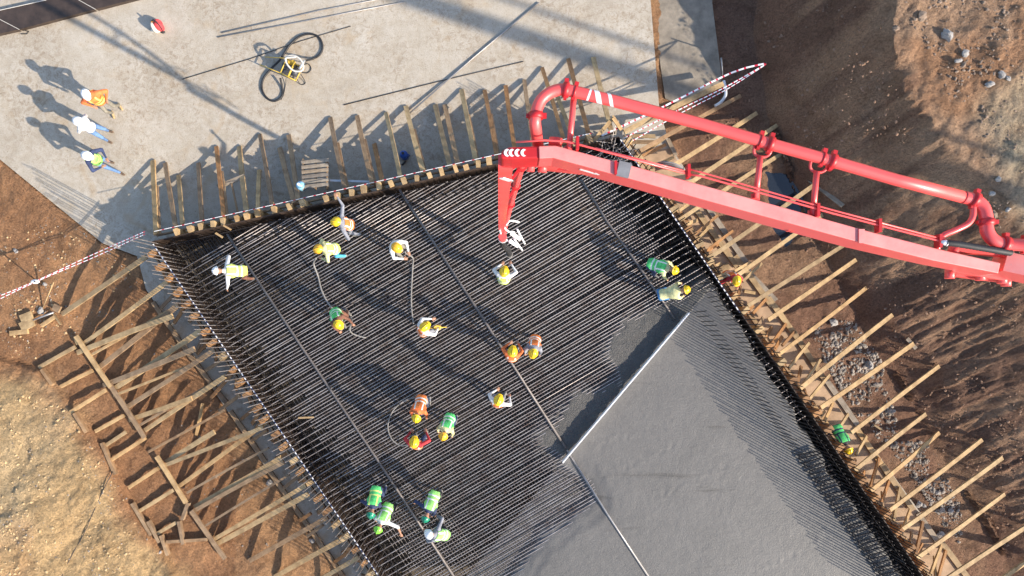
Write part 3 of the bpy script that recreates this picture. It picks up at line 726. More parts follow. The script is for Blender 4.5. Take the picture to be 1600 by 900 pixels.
# plywood decking strip under the right kickers (dusty boards seen between the ledgers)
# ------------------------------------------------------------------ dark formwork deck at the upper left
deck = empty('formwork_deck', W(60, 10, 0)); tag(deck, 'dark brown film faced formwork deck panels at the upper left corner', 'formwork')
for nm, quad in (('deck_panel', [(-200, 97), (-200, 60), (-20, 20.5), (29, 46)]), ('deck_panel', [(31, 45.5), (-18, 20), (108, -8), (148, 14.5)]), ('deck_panel', [(150.5, 14), (110.5, -8.5), (300, -50), (330, -33)])):
    mb = MB(); p = [W(u, v, .14) for u, v in quad]; p0 = [Vector((q.x, q.y, 0.003)) for q in p]
    mb.add(p + p0, [(0, 1, 2, 3), (7, 6, 5, 4)] + [(i, i + 4, (i + 1) % 4 + 4, (i + 1) % 4) for i in range(4)]); o = mb.build(nm, FILM, deck); fix_normals(o)
for a, b in (((-19, 20.5), (30, 46)), ((109, -8), (149, 14.5)), ((-200, 60), (72, 0))):
    mb = MB(); mb.beam(W(*a, .148), W(*b, .148), .016, .012); mb.build('joint_strip', PALE, deck)

# ------------------------------------------------------------------ steel tubes, bars and poles lying about
def rod(name, pts, r, m, label, cat, group=None, n=8):
    mb = MB(); mb.tube(pts, r, n); return tag(mb.build(name, m), label, cat, group)
ZR = ZT + .0155
rod('screed_tube', [W(355, 366, ZR + .035), W(470, 540, ZR + .03), W(590, 719, ZR + .035), W(712, 905, ZR + .03)], .036, RAIL, 'grey steel guide tube lying on the rebar nearest the left wall', 'tube', 'guide tubes on the rebar')
rod('screed_tube', [W(624, 296, ZR + .035), W(750, 490, ZR + .03), W(884, 700, ZR + .04)], .036, RAIL, 'dark grey guide tube lying down the middle of the rebar to the screed board', 'tube', 'guide tubes on the rebar')
rod('screed_tube', [W(886, 703, ZR + .05), W(950, 805, 1.43), W(1018, 908, 1.43)], .032, GALV, 'pale guide tube half sunk in the wet concrete below the screed board', 'tube', 'guide tubes on the rebar')
rod('screed_tube', [W(908, 280, ZR + .035), W(948, 345, ZR + .03), W(1000, 418, ZR + .035), W(1054, 498, ZR + .035)], .034, RAIL, 'short grey guide tube on the rebar under the red boom', 'tube', 'guide tubes on the rebar')
mb = MB(); mb.beam(W(879, 722, 1.535), W(1076, 489, 1.535), .036, .24); tag(mb.build('screed_board', WHITEP), 'long pale aluminium screed board standing on edge at the pour front', 'screed board')
rod('slab_tube', [W(346, 51, .02), W(500, 16, .02), W(640, -10, .02)], .018, GALV, 'grey tube on the slab, upper one of a close pair', 'tube', 'tubes on the slab')
rod('slab_tube', [W(340, 58, .02), W(480, 32, .02), W(632, 3, .02)], .018, GALV, 'thin grey tube on the slab, lower one of a close pair', 'tube', 'tubes on the slab')
rod('grey_pole', [W(640, 177, .09), W(742, 88, .035), W(842, 4, .03)], .026, GALV, 'long grey pole lying across the slab with one end on a strut', 'pole')
rod('steel_bar', [W(284, 124, .015), W(390, 92, .015), W(470, 64, .015), W(548, 41, .015)], .011, STEEL_DK, 'thin dark bar passing under the coiled hose', 'bar', 'bars on the slab')
rod('steel_bar', [W(537, 164, .015), W(690, 126, .015), W(818, 96, .015)], .013, STEEL_DK, 'thin dark bar on the slab crossing the grey pole', 'bar', 'bars on the slab')
rod('tie_wire', [W(30, 46, .02), W(36, 47, .03), W(45, 49, .02), W(42, 53, .02), W(33, 53, .02)], .012, STEEL_DK, 'small bent wire loop beside the dark formwork deck', 'wire')
rod('pipe_post', [W(1127, 90, .1), W(1129, 118, -.1)], .03, GALV, 'short grey pipe at the edge of the rough ledge', 'pipe')
rod('plastic_pipe', curve([ground(1131, 126, .12), ground(1134, 146, .12), ground(1128, 158, .12), ground(1117, 166, .1)]), .05, WHITEP, 'bent pale plastic pipe below the rough ledge', 'pipe')
rod('thin_stake', [ground(67, 481, .02), ground(84, 441, .6)], .018, WOOD_NEW, 'thin pale stick standing in soil below the left tape', 'stick')
rod('bar_bundle', [ground(44, 503, .1), ground(84, 488, .14)], .03, GALV, 'grey steel bar lying over the plywood offcuts', 'bar')

def tape(pts, w, label, group, second=TAPE_R, seg=.16, duty=.3):
    mb = MB(); P = [Vector(p) for p in pts]
    k = 0
    for i in range(len(P) - 1):
        d = P[i + 1] - P[i]; n = max(1, int(d.length / seg)); y = Vector((0, 0, 1)).cross(d).normalized()
        for j in range(n):
            a = P[i] + d * (j / n); c = P[i] + d * ((j + 1 - duty) / n); b = P[i] + d * ((j + 1) / n); mb.beam(a, c, w, .012, 0); mb.beam(c, b, w, .012, 1)
    return tag(mb.build('barrier_tape', [TAPE_W, second]), label, 'tape', group)
tape(curve([W(-40, 478, 1.0), W(54, 440, .95), W(140, 400, .8), W(226, 362, 1.3)], 3), .022, 'red and white tape from the left wall corner, upper strand', 'striped barrier tapes')
tape(curve([W(-40, 487, 1.0), W(52, 442, .95), W(140, 405, .8), W(226, 366, 1.3)], 3), .02, 'red and white tape from the left wall corner, lower strand', 'striped barrier tapes')
tape(curve([W(940, 212, 1.3), W(1040, 165, 1.2), W(1142, 114, 1.1), W(1197, 99, 1.2)], 3), .05, 'broad red and white tape above the slab corner boards', 'striped barrier tapes', seg=.2)
tape(curve([W(975, 216, 1.3), W(1060, 172, 1.1), W(1130, 138, 1.1), W(1197, 100, 1.2)], 3), .032, 'middle strand of the three tapes meeting at the right bank', 'striped barrier tapes')
tape(curve([W(985, 222, 1.3), W(1065, 176, 1.1), W(1135, 140, 1.1), W(1196, 101, 1.2)], 3), .024, 'lowest thin strand of the three tapes meeting at the right bank', 'striped barrier tapes')
rod('tape_post', [ground(1189, 106, -.1), W(1197, 98, 1.3)], .022, STEEL_DK, 'thin post on the bank where three tapes meet', 'post')
rod('tape_post', [ground(66, 446, -.1), W(54, 440, 1.1)], .02, STEEL_DK, 'thin post holding the left tapes above brown soil', 'post')
mb = MB(); mb.ellip(W(55, 440, .98), (.14, 0, 0), (0, .07, 0), (0, 0, .05)); tag(mb.build('tape_knot', TAPE_W), 'white knotted tape bundle on the left tape post', 'tape knot')
def along(lin, t, off, z):
    p, n, d = lin; d = -d if (d.y > 0 and lin is not TOP) else d; q = p + d * t + n * off; return Vector((q.x, q.y, z))
tape([along(LEFT, .1, .02, 1.56), along(LEFT, 6, .03, 1.53), along(LEFT, 15, .02, 1.56)], .03, 'navy and white tape line along the top of the left wall', 'tape lines on the formwork', TAPE_B, .15, .5)
tape([along(RIGHT, .1, .02, 1.56), along(RIGHT, 6, .02, 1.54), along(RIGHT, 6.4, .02, 1.54)], .03, 'navy and white tape line along the top of the right wall', 'tape lines on the formwork', TAPE_B, .15, .5)
tape([along(TOP, .2, -.26, 1.62), along(TOP, 7, -.26, 1.6), along(TOP, 13.6, -.26, 1.62)], .014, 'red and white tape line along the top of the upper wall', 'tape lines on the formwork', TAPE_R, .3, .25)

# ------------------------------------------------------------------ pallet, jugs, bag, vibrator machine
pal = empty('pallet', W(495, 272, 0)); tag(pal, 'grey wooden pallet leaning behind the upper wall beside a blue jug', 'pallet')
for k in range(6):
    v = 251 + k * 7.6
    plank('deck_board', W(471 + .2 * k, v + 3, .95 + .05 * k), W(513, v - 1, .95 + .05 * k), .105, .025, WOOD_GRY, parent=pal)
for u in (474, 493, 511): plank('stringer', W(u, 249, .88), W(u, 296, 1.15), .05, .09, WOOD_OLD, parent=pal)
for u, v in ((475, 255), (511, 255), (475, 292), (511, 292)): plank('block', W(u, v, .0), W(u, v, .92), .09, .09, WOOD_OLD, parent=pal)

def jug(u, v, z, r, m, label, tilt=0):
    c = W(u, v, z); e = empty('water_jug', c); tag(e, label, 'jug')
    mb = MB(); pr = [(0, .2), (.02, .85), (.06, 1), (.22, 1), (.25, .95), (.28, 1), (.34, .9), (.38, .55), (.40, .3), (.45, .28)]
    mb.loft([(c + Vector((0, 0, h)), Vector((r * k, 0, 0)), Vector((0, r * k, 0))) for h, k in pr], 16); mb.build('jug_body', m, e)
    mb = MB(); mb.disc(c + Vector((0, 0, .465)), (0, 0, 1), r * .33, .03); mb.build('cap', WHITEP if m is SKY_P else BLACKR, e)
    mb = MB(); mb.tube(curve([c + Vector((r * .9, 0, .30)), c + Vector((r * 1.25, 0, .26)), c + Vector((r * 1.25, 0, .12)), c + Vector((r * .95, 0, .08))]), .012); mb.build('handle', m, e)
jug(474, 293, .9, .135, SKY_P, 'pale blue round water jug standing beside the pallet')
jug(633, 245, 0, .135, BLUE_P, 'dark blue round jug standing on the shaded slab')
rod('black_spout', [W(634, 252, .05), W(628, 258, .03)], .03, BLACKR, 'short black pipe end beside the dark blue jug', 'pipe')

bag = empty('bag', W(246, 42, 0)); tag(bag, 'red and white bag with dark straps lying on the slab', 'bag')
BR_ = simple('red_fabric', (.62, .06, .07), .8, 0, .2, 8, .006); BW_ = simple('cream_fabric', (.72, .66, .56), .8, 0, .15, 8, .006); BO_ = simple('orange_fabric', (.75, .30, .06), .8, 0, .2, 8)
b0 = W(246, 42, 0)
def blob(nm, m, u, v, z, a, b, c, ang=0):
    mb = MB(); ca, sa = math.cos(ang), math.sin(ang); mb.ellip(W(u, v, z), (a * ca, a * sa, 0), (-b * sa, b * ca, 0), (0, 0, c)); return mb.build(nm, m, bag)
blob('main_pouch', BR_, 248.5, 41, .20, .17, .13, .20, -.7); blob('front_pouch', BR_, 247.5, 35.5, .17, .12, .10, .17, -.3)
blob('white_flap', BW_, 241.5, 43, .19, .085, .17, .19, .35); blob('orange_pocket', BO_, 239.5, 37, .22, .06, .07, .12); blob('white_base', BW_, 243, 48, .06, .16, .06, .06, -.1)
mb = MB(); mb.tube(curve([W(237, 33, .3), W(240, 31, .45), W(245, 35, .42), W(252, 44, .30), W(254, 50, .05)]), .018); mb.build('strap', BLACKR, bag)
mb = MB(); mb.ellip(W(254.5, 50, .04), (.07, 0, 0), (0, .05, 0), (0, 0, .04)); mb.build('buckle', BLACKR, bag)

vib = empty('vibrator_machine', W(455, 103, 0)); tag(vib, 'yellow framed concrete vibrator engine with black hose loops on the slab', 'machine')
mb = MB()
fr = [(438, 114), (462, 126), (472, 106), (448, 91)]
for z in (.08, .62):
    P = [W(u, v, z) for u, v in fr]
    for i in range(4): mb.tube([P[i], P[(i + 1) % 4]], .018, 8)
for u, v in fr: mb.tube([W(u, v, .0), W(u, v, .62)], .018, 8)
mb.tube([W(450, 120, .62), W(460, 98, .62)], .03, 8); mb.tube([W(406, 101, .3), W(438, 114, .62)], .014, 8); mb.tube([W(414, 89, .1), W(448, 91, .62)], .014, 8); mb.build('frame', YEL_P, vib)
mb = MB(); mb.box(W(452, 108, .28), .34, .30, .32); mb.disc(W(461, 113, .3), (1, -.3, 0), .13, .2); mb.ellip(W(446, 105, .47), (.11, 0, 0), (0, .09, 0), (0, 0, .07)); mb.build('engine', ENG, vib)
mb = MB(); mb.box(W(456, 98, .50), .20, .10, .14); mb.build('fuel_tank', YEL_P, vib)
mb = MB(); mb.disc(W(465, 104, .42), (.3, 1, .2), .07, .12); mb.build('air_filter', BLACKR, vib)
mb = MB(); mb.tube(curve([W(u, v, z) for u, v, z in ((446, 92, .7), (449, 88, .74), (460, 87, .76), (470, 94, .75), (474, 104, .72), (470, 111, .70), (458, 110, .70), (449, 101, .72), (446, 92, .74), (450, 90, .77), (462, 89, .78))], 5), .028); mb.build('hose_coil', PALE, vib)
mb = MB(); mb.tube([W(468, 108, .75), W(476, 94, .70)], .035); mb.build('poker_head', ALU, vib)
mb = MB(); mb.tube(curve([W(u, v, z) for u, v, z in ((476, 95, .5), (488, 92, .05), (500, 85, .035), (504, 72, .035), (498, 58, .035), (484, 53, .035), (468, 57, .035), (454, 69, .035), (445, 82, .05), (436, 95, .12), (424, 107, .06), (412, 122, .035), (409, 138, .035), (416, 152, .035), (428, 158, .035), (440, 151, .035), (441, 138, .035), (438, 122, .2))], 6), .033); mb.build('drive_hose', BLACKR, vib)
mb = MB(); mb.tube(curve([W(u, v, z) for u, v, z in ((474, 101, .3), (482, 100, .03), (486, 108, .02), (480, 114, .02), (472, 113, .1))], 5), .014); mb.tube(curve([W(u, v, z) for u, v, z in ((447, 122, .1), (446, 133, .02), (443, 148, .02), (439, 156, .02))], 5), .010)
mb.tube(curve([W(u, v, z) for u, v, z in ((463, 122, .2), (470, 132, .03), (477, 129, .03), (470, 116, .2))], 5), .012); mb.build('cable', BLACKR, vib)

# ------------------------------------------------------------------ concrete pump boom
boom = empty('pump_boom', W(1200, 330, 13.5)); tag(boom, 'long red concrete pump boom with delivery pipe and hanging end hose', 'pump boom')
ZB = 13.7
def B(u, v, z=ZB): return W(u, v, z)
mb = MB()
cl = [(842, 238, 10), (866, 237, 10), (1000, 273, 10.5), (1100, 301, 11), (1200, 328.5, 11), (1350, 370, 10.5), (1460, 397.5, 10), (1562, 419, 8.5)]
vs = []; fs = []
for i, (u, v, hw) in enumerate(cl):
    a = B(*cl[max(i - 1, 0)][:2]); b = B(*cl[min(i + 1, len(cl) - 1)][:2]); d = (b - a).normalized(); y = Vector((-d.y, d.x, 0)); c = B(u, v); w = hw * (H - ZB) / F
    hgt = .42 if i < 6 else .36
    for s, zz in ((1, 0), (-1, 0), (-1, -hgt), (1, -hgt)): vs.append(c + y * (s * w) + Vector((0, 0, zz)))
for i in range(len(cl) - 1):
    for k in range(4): fs.append((i * 4 + k, i * 4 + (k + 1) % 4, i * 4 + 4 + (k + 1) % 4, i * 4 + 4 + k))
e = (len(cl) - 1) * 4; fs += [(3, 2, 1, 0), (e, e + 1, e + 2, e + 3)]
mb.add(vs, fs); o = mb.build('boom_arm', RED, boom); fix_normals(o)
bv = o.modifiers.new('b', 'BEVEL'); bv.width = .012; bv.segments = 2
# flange strip, ribs and lugs on the arm
for u0, v0, u1, v1 in ((1000, 283, 1090, 309), (1210, 345, 1320, 375), (1420, 400, 1500, 418)):
    mb = MB(); mb.beam(B(u0, v0, ZB - .40), B(u1, v1, ZB - .40), .05, .05); mb.build('flange_strip', RED_P, boom)
for u, v in ((1003, 286), (1008, 288), (1013, 289), (1018, 291), (1024, 293), (1232, 357), (1238, 358), (1252, 360)): mb = MB(); mb.box(B(u, v, ZB - .36), .03, .07, .10); mb.build('lug', RED_P, boom)
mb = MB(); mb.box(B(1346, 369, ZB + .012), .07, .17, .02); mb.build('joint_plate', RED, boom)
mb = MB(); mb.box(B(962, 262, ZB + .014), .03, .17, .03); mb.build('rib', RED_D, boom)
mb = MB(); d = (B(1000, 271) - B(900, 247)).normalized(); mb.box(B(975, 265, ZB + .016), .155, .185, .02, (d, Vector((-d.y, d.x, 0)), Vector((0, 0, 1)))); mb.build('cover_plate', GALV, boom)
for a in ((905, 268.5, 932, 272), (928, 272.5, 936, 274)):
    y = Vector((0, -1, 0)); mb = MB(); p = B(a[0], a[1], ZB - .2); q = B(a[2], a[3], ZB - .2)
    dd_ = (B(1000, 271) - B(866, 238.5)).normalized(); off = Vector((dd_.y, -dd_.x, 0)); base_ = B(866, 238.5)
    def onside(u, v, dz):
        t = (B(u, v, ZB - dz) - base_).dot(dd_); return base_ + dd_ * t + off * (10 * (H - ZB) / F + .004) + Vector((0, 0, -dz))
    mb.beam(onside(a[0], a[1], .17), onside(a[2], a[3], .21), .004, .05, up=Vector((0, 0, 1))); mb.build('white_marking', WHITEP, boom)
# elbow head box with chevrons
mb = MB(); hb = [(843, 228), (843, 247), (800, 249), (784, 248), (781, 243), (786, 234), (796, 229.5)]
pt = [B(u, v, ZB - .02) for u, v in hb]; pb_ = [p + Vector((0, 0, -.46)) for p in pt]; n = len(hb)
mb.add(pt + pb_, [tuple(range(n)), tuple(reversed(range(n, 2 * n)))] + [(i, i + n, (i + 1) % n + n, (i + 1) % n) for i in range(n)]); o = mb.build('elbow_head', RED_D, boom); fix_normals(o)
bv = o.modifiers.new('b', 'BEVEL'); bv.width = .02; bv.segments = 2
for u in (792, 799.5, 808.5, 818):
    mb = MB(); r = .048
    vs = []
    for k in range(9):
        t = math.radians(100 + 160 * k / 8); vs.append(B(u + 1.5, 238.5, ZB - .008) + Vector((math.cos(t) * r, math.sin(t) * r, 0)))
    for k in range(9):
        t = math.radians(260 - 160 * k / 8); vs.append(B(u + 4.5, 238.5, ZB - .008) + Vector((math.cos(t) * r * .75, math.sin(t) * r * .75, 0)))
    n = len(vs); mb.add(vs + [v - Vector((0, 0, .01)) for v in vs], [tuple(range(n))] + [(i, i + n, (i + 1) % n + n, (i + 1) % n) for i in range(n)]); o = mb.build('chevron', WHITEP, boom); fix_normals(o)
mb = MB()
for u, v, z, r, h in ((868, 222, 13.45, .085, .10), (812, 249, 13.3, .07, .10), (868, 252, 13.15, .075, .14), (848, 262, 12.95, .06, .12), (830, 256, 13.1, .05, .2)): mb.disc(B(u, v, z), (0.1, 1, .1), r, h)
mb.beam(B(812, 252, 13.1), B(872, 261, 13.0), .05, .16); mb.beam(B(850, 262, 12.8), B(905, 268, 13.0), .05, .12); mb.build('joint_pin', RED_P, boom)
# delivery pipe
rp = .0715; ZP = 13.72
main = [W(842, 232, 13.25), W(840, 222, 13.4), W(838, 207, 13.6)] + [W(836, 190, 13.72), W(838, 174, ZP), W(845, 157, ZP), W(859, 145, ZP), W(876, 140, ZP), W(893, 142, ZP)]
pth = curve(main, 5) + [W(u, v, ZP) for u, v in ((960, 158), (1100, 195), (1200, 224), (1297, 251), (1400, 281), (1505, 308))]
mb = MB(); mb.tube(pth, rp, 18); mb.build('delivery_pipe', RED_P, boom)
mb = MB(); mb.tube(curve([W(1505, 308, ZP), W(1524, 313, ZP), W(1536, 324, ZP), (W(1541, 342, ZP)), W(1542, 360, ZP), W(1551, 374, ZP), W(1568, 381, ZP), W(1600, 383, ZP + .05), W(1660, 388, ZP + .2)], 6), rp * 1.06, 18); mb.build('pipe_elbow', RED_P, boom)
def ring(u, v, du, dv, r, h, z=ZP):
    d = (W(u + du, v + dv, z) - W(u, v, z)).normalized(); mb = MB(); mb.disc(W(u, v, z), d, r, h, 18); c = W(u, v, z); pr = Vector((-d.y, d.x, 0))
    mb.box(c + pr * (r + .01), .05, .06, .07, (d, pr, Vector((0, 0, 1)))); mb.box(c - pr * (r + .005), .04, .04, .06, (d, pr, Vector((0, 0, 1)))); mb.build('pipe_clamp', RED_D, boom)
for a in ((884, 140.5, 10, 1), (837, 181, 0, 10), (1203, 225, 10, 2.7), (1300, 252, 10, 2.8), (1522, 312, 8, 3), (1541, 347, 0, 10), (1570, 381, 10, 1)): ring(*a, rp * 1.28, .075)
for a in ((898, 144, 10, 2.5), (1187, 220.5, 10, 2.7), (1285, 247.5, 10, 2.8), (1600, 383, 10, 1)): ring(*a, rp * 1.12, .03)
# striped tape on the pipe
def band(u0, u1, sl):
    a = W(893, 142, ZP); d = (W(960, 158, ZP) - a).normalized(); y = Vector((-d.y, d.x, 0)); z = Vector((0, 0, 1)); mb = MB(); vs = []; fs = []; N = 12
    t0 = (W(u0, 150, ZP) - a).dot(d); t1 = (W(u1, 150, ZP) - a).dot(d)
    for k in range(N + 1):
        th = math.pi * k / N; sh = sl * (k / N - .5); r = rp * 1.02
        for t in (t0, t1): vs.append(a + d * (t - sh) + y * math.cos(th) * r + z * math.sin(th) * r)
    for k in range(N): fs.append((2 * k, 2 * k + 1, 2 * k + 3, 2 * k + 2))
    mb.add(vs, fs, 0, True); mb.build('white_band', WHITEP, boom)
band(918.5, 922, .02); band(929, 938, -.10); band(951, 957, -.10)
# brackets
def bracket(u, v, uu, vv, loop=True):
    mb = MB(); top = W(u, v, ZP - .02); bot = W(uu, vv, ZB - .05)
    if loop:
        pl = curve([W(u - 9, v - 16, ZP - .02), W(u - 10, v - 6, ZP - .03), W(u - 4, v, ZP - .05), W(u + 7, v + 1, ZP - .05), W(u + 15, v - 4, ZP - .03), W(u + 17, v - 12, ZP - .02)], 5); mb.tube(pl, .018, 8)
    mb.tube([top, bot], .036, 12); mb.box(bot + Vector((0, 0, -.02)), .10, .12, .03); mb.build('pipe_bracket', RED_P, boom)
bracket(1188, 244, 1181, 310); bracket(1276, 268, 1270, 336); bracket(897, 146, 889, 236, False)
mb = MB(); mb.tube(curve([W(1521, 322, ZP), W(1520, 338, ZP), W(1512, 350, ZP), (W(1492, 360, ZP)), W(1474, 368, ZP - .02), W(1466, 380, ZP - .05), W(1464, 396, ZP - .1)], 5), .036, 12); mb.build('pipe_bracket', RED_P, boom)
# hydraulic lines
for pts, r in (([(806, 222), (850, 219), (885, 221), (905, 226), (935, 234), (1075, 272)], .013), ([(1072, 263), (1095, 269), (1300, 328), (1500, 381)], .011), ([(1075, 272), (1095, 275), (1300, 333), (1470, 377), (1500, 385)], .013), ([(930, 231), (1072, 268)], .010)):
    mb = MB(); mb.tube([W(u, v, ZB + .03) for u, v in pts], r, 8); mb.build('hydraulic_line', RED_P, boom)
for u, v in ((1075, 268), (1276, 329), (1372, 353), (1466, 377), (902, 225)): mb = MB(); mb.box(W(u, v, ZB), .035, .16, .12); mb.build('line_clamp', RED_D, boom)
mb = MB()
for k in range(5):
    y = 254 + k * 2.6; mb.tube(curve([W(1068, 262 + k, ZB + .02), W(1052, y + 1, ZB + .06 - .03 * k), W(1035, y - 1, ZB - .05 * k), W(1024, y + 2, ZB - .3)], 5), .010, 6)
mb.build('cable_bundle', GREYH, boom)
mb = MB(); pts = curve([W(1478, 379, ZB + .05), W(1495, 381, ZB + .06), W(1525, 386, ZB + .06), W(1555, 391, ZB + .05), W(1580, 395, ZB + .03)], 12)
mb.tube(pts, [.036 + .006 * (i % 2) for i in range(len(pts))], 12); mb.build('cable_sleeve', BLACKR, boom)
mb = MB(); mb.tube([W(1470, 378, ZB + .05), W(1480, 379.5, ZB + .05)], [.018, .040], 12); mb.build('sleeve_end', WHITEP, boom)
# right joint linkages
mb = MB()
mb.beam(W(1484, 422, 13.25), W(1565, 436, 13.2), .05, .12); mb.beam(W(1490, 430, 13.1), W(1572, 440, 13.1), .035, .1); mb.beam(W(1494, 420, 13.3), W(1520, 432, 13.1), .05, .1)
mb.beam(W(1486, 391, 13.5), W(1578, 399, 13.5), .05, .14)
for u, v, z in ((1484, 428, 13.2), (1532, 431, 13.2), (1566, 436, 13.2), (1572, 440, 13.1), (1490, 392, 13.55), (1575, 399, 13.5)): mb.disc(W(u, v, z), (.05, 1, 0), .06, .12)
mb.build('joint_linkage', RED_P, boom)
mb = MB(); mb.box(W(1544, 423, 13.3), .08, .10, .10); mb.build('pin_block', GALV, boom)
# next boom arm, rising away to the right
J1 = W(1552, 417, 13.35); P1 = Vector(((1772 - U0) / PX, (V0 - 669) / PX, 17.0)); P2 = Vector(((2430 - U0) / PX, (V0 - 842) / PX, 14.0))
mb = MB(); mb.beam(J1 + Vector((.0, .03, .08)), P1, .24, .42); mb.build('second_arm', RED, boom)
mb = MB(); mb.beam(P1, P2, .42, .55); mb.build('third_arm', RED_P, boom)
mb = MB(); sd = Vector((.25, .9, .35)) * .9; mb.tube([P1 + sd, P2 + sd], .09, 12); mb.tube([W(1660, 388, ZP + .2), P1 + sd], .0715, 12); mb.build('delivery_pipe', RED_P, boom)
mb = MB()
for t in (.05, .35, .65, .95): mb.tube([P1.lerp(P2, t), P1.lerp(P2, t) + sd], .035, 8)
mb.build('pipe_bracket', RED_P, boom)
# hanging end arm
A0, A1 = W(790, 252, 13.25), W(783.5, 356, 6.3)
mb = MB(); ds = [(A0, .095, .085), (A0.lerp(A1, .5), .085, .075), (A1, .065, .06)]; vs = []; fs = []
for c, hw, hd in ds:
    for sx, sy in ((-1, -1), (1, -1), (1, 1), (-1, 1)): vs.append(c + Vector((sx * hw, sy * hd, 0)))
for i in range(2):
    for k in range(4): fs.append((i * 4 + k, i * 4 + (k + 1) % 4, i * 4 + 4 + (k + 1) % 4, i * 4 + 4 + k))
fs += [(0, 1, 2, 3), (11, 10, 9, 8)]; mb.add(vs, fs); o = mb.build('end_arm', RED_P, boom); fix_normals(o)
EP = [W(842, 232, 13.25)] + [W(u, v, z) + Vector((0, dy, 0)) for u, v, z, dy in ((836, 250, 13.0, .08), (824, 266, 12.4, .2), (815, 285, 11.2, .26), (806, 312, 9.2, .26), (798, 335, 7.6, .22), (790, 356, 6.5, .10))] + [W(785.5, 371, 5.95)]
mb = MB(); mb.tube(curve(EP, 4), .062, 14); mb.build('end_pipe', RED_P, boom)
for p in EP[2:6]:
    mb = MB(); mb.tube([p + Vector((0, 0, .05)), p + Vector((0, 0, -.05))], .088, 14); q = A0.lerp(A1, (A0.z - p.z) / (A0.z - A1.z)); mb.beam(p, q, .04, .05); mb.build('pipe_clamp', RED_D, boom)
for pts in ([(783, 262, 13), (797, 268, 12.6)],):
    mb = MB(); mb.beam(W(783, 259, 13.0) + Vector((0, -.16, 0)), W(798, 264, 12.9) + Vector((0, -.16, 0)), .012, .10); mb.build('white_marking', WHITEP, boom)
mb = MB(); tip = W(785.5, 372, 5.9); mb.tube([tip + Vector((0, 0, .25)), tip + Vector((0, 0, -.05))], [.095, .10], 16); mb.build('tip_collar', RED_P, boom)
mb = MB(); mb.tube([tip + Vector((0, 0, -.05)), tip + Vector((0, 0, -.12))], .108, 16); mb.build('tip_ring', WHITEP, boom)
HE = W(796, 398, 2.25)
mb = MB(); mb.tube(curve([tip + Vector((0, 0, -.1)), tip + Vector((.0, -.02, -1.2)), HE + Vector((-.04, .02, 1.2)), HE], 6), .082, 14); mb.build('end_hose', BLACKR, boom)
mb = MB(); mb.tube([HE + Vector((-.01, 0, .16)), HE], .098, 14); mb.build('hose_cuff', GREYH, boom)
mb = MB()
for pts in ([(783, 339, 7.2), (785, 350, 6.7), (793, 361, 6.3), (804, 363, 6.1)], [(791, 352, 6.6), (797, 345, 6.6), (811, 347, 6.4)], [(781, 358, 6.4), (783, 366, 6.1), (790, 374, 5.9), (797, 378, 5.8)], [(808, 358, 6.1), (820, 381, 5.5)], [(803, 373, 6.0), (816, 391, 5.4)]):
    mb.tube(curve([W(*p) for p in pts], 5), .022, 10)
for a, b in (((798, 364, 6.1), (813, 374, 5.8)), ((796, 376, 5.9), (810, 385, 5.6))): mb.beam(W(*a), W(*b), .085, .02)
mb.build('hose_hook', WHITEP, boom)

kids = {}
for o in boom.children: kids.setdefault(o.name.split('.')[0], []).append(o)
for host, subs in (('delivery_pipe', ('pipe_clamp', 'white_band')), ('boom_arm', ('cover_plate', 'rib', 'lug', 'flange_strip', 'joint_plate', 'white_marking')), ('elbow_head', ('chevron',)), ('end_hose', ('hose_cuff', 'hose_hook')), ('tip_collar', ('tip_ring',)), ('cable_sleeve', ('sleeve_end',)), ('hydraulic_line', ('line_clamp',))):
    for nm in subs:
        for o in kids.get(nm, []): o.parent = kids[host][0]; o.matrix_parent_inverse = Matrix()
# ------------------------------------------------------------------ hoses on the mat
def hose(pts, r, m, label):
    mb = MB(); mb.tube(curve([W(u, v, z) for u, v, z in pts], 6), r, 10); tag(mb.build('vibrator_hose', m), label, 'hose', 'vibrator hoses on the rebar')
hose([(494, 404, 2.2), (490, 412, 1.7), (497, 432, 1.42), (503, 455, 1.41), (516, 478, 1.41), (535, 494, 1.42), (549, 498, 1.5), (548, 508, 1.9), (546, 515, 2.0)], .026, GREYH, 'grey hose curving from the worker in cyan trousers to the green vest worker')
hose([(628, 390, 2.3), (636, 397, 2.0), (645, 403, 1.8), (645, 415, 1.42), (643, 450, 1.41), (643, 480, 1.41), (646, 506, 1.41)], .022, GREYH, 'straight grey hose hanging from the white shirted worker')
hose([(655, 626, 1.6), (648, 622, 1.42), (632, 626, 1.41), (614, 642, 1.41), (606, 665, 1.41), (612, 686, 1.41), (626, 696, 1.42), (640, 694, 1.6)], .018, GREYH, 'grey hose loop around the two orange vested workers')
hose([(546, 515, 2.0), (552, 522, 1.6), (572, 528, 1.42)], .020, GREYH, 'short poker hose end at the brown shirted worker')

plank('loose_stick', W(466, 653, 1.39), W(490, 652, 1.40), .05, .03, WOOD_NEW, 'pale stick lying on the rebar near the left wall', 'stick')
plank('loose_stick', W(337, 364, 1.40), W(348, 371, 1.40), .06, .03, WOOD_NEW, 'yellow stick on the rebar at the upper left wall corner, lower of two', 'stick')
plank('loose_stick', W(349, 352, 1.62), W(361, 359, 1.62), .05, .03, WOOD_NEW, 'yellow stick on the upper wall at the left corner, upper of two', 'stick')
rod('cable', curve([ground(u, v, .012) for u, v in ((176, 737), (160, 768), (146, 800), (128, 840), (115, 862), (97, 900), (88, 930))], 4), .012, BLACKR, 'thin dark cable running down the sandy bank', 'cable')
rod('wire', curve([W(u, v, ZR + .02) for u, v in ((500, 444), (524, 470), (566, 474), (600, 462), (640, 470))], 5), .008, STEEL_DK, 'thin loose wire on the rebar between the two hoses', 'wire')
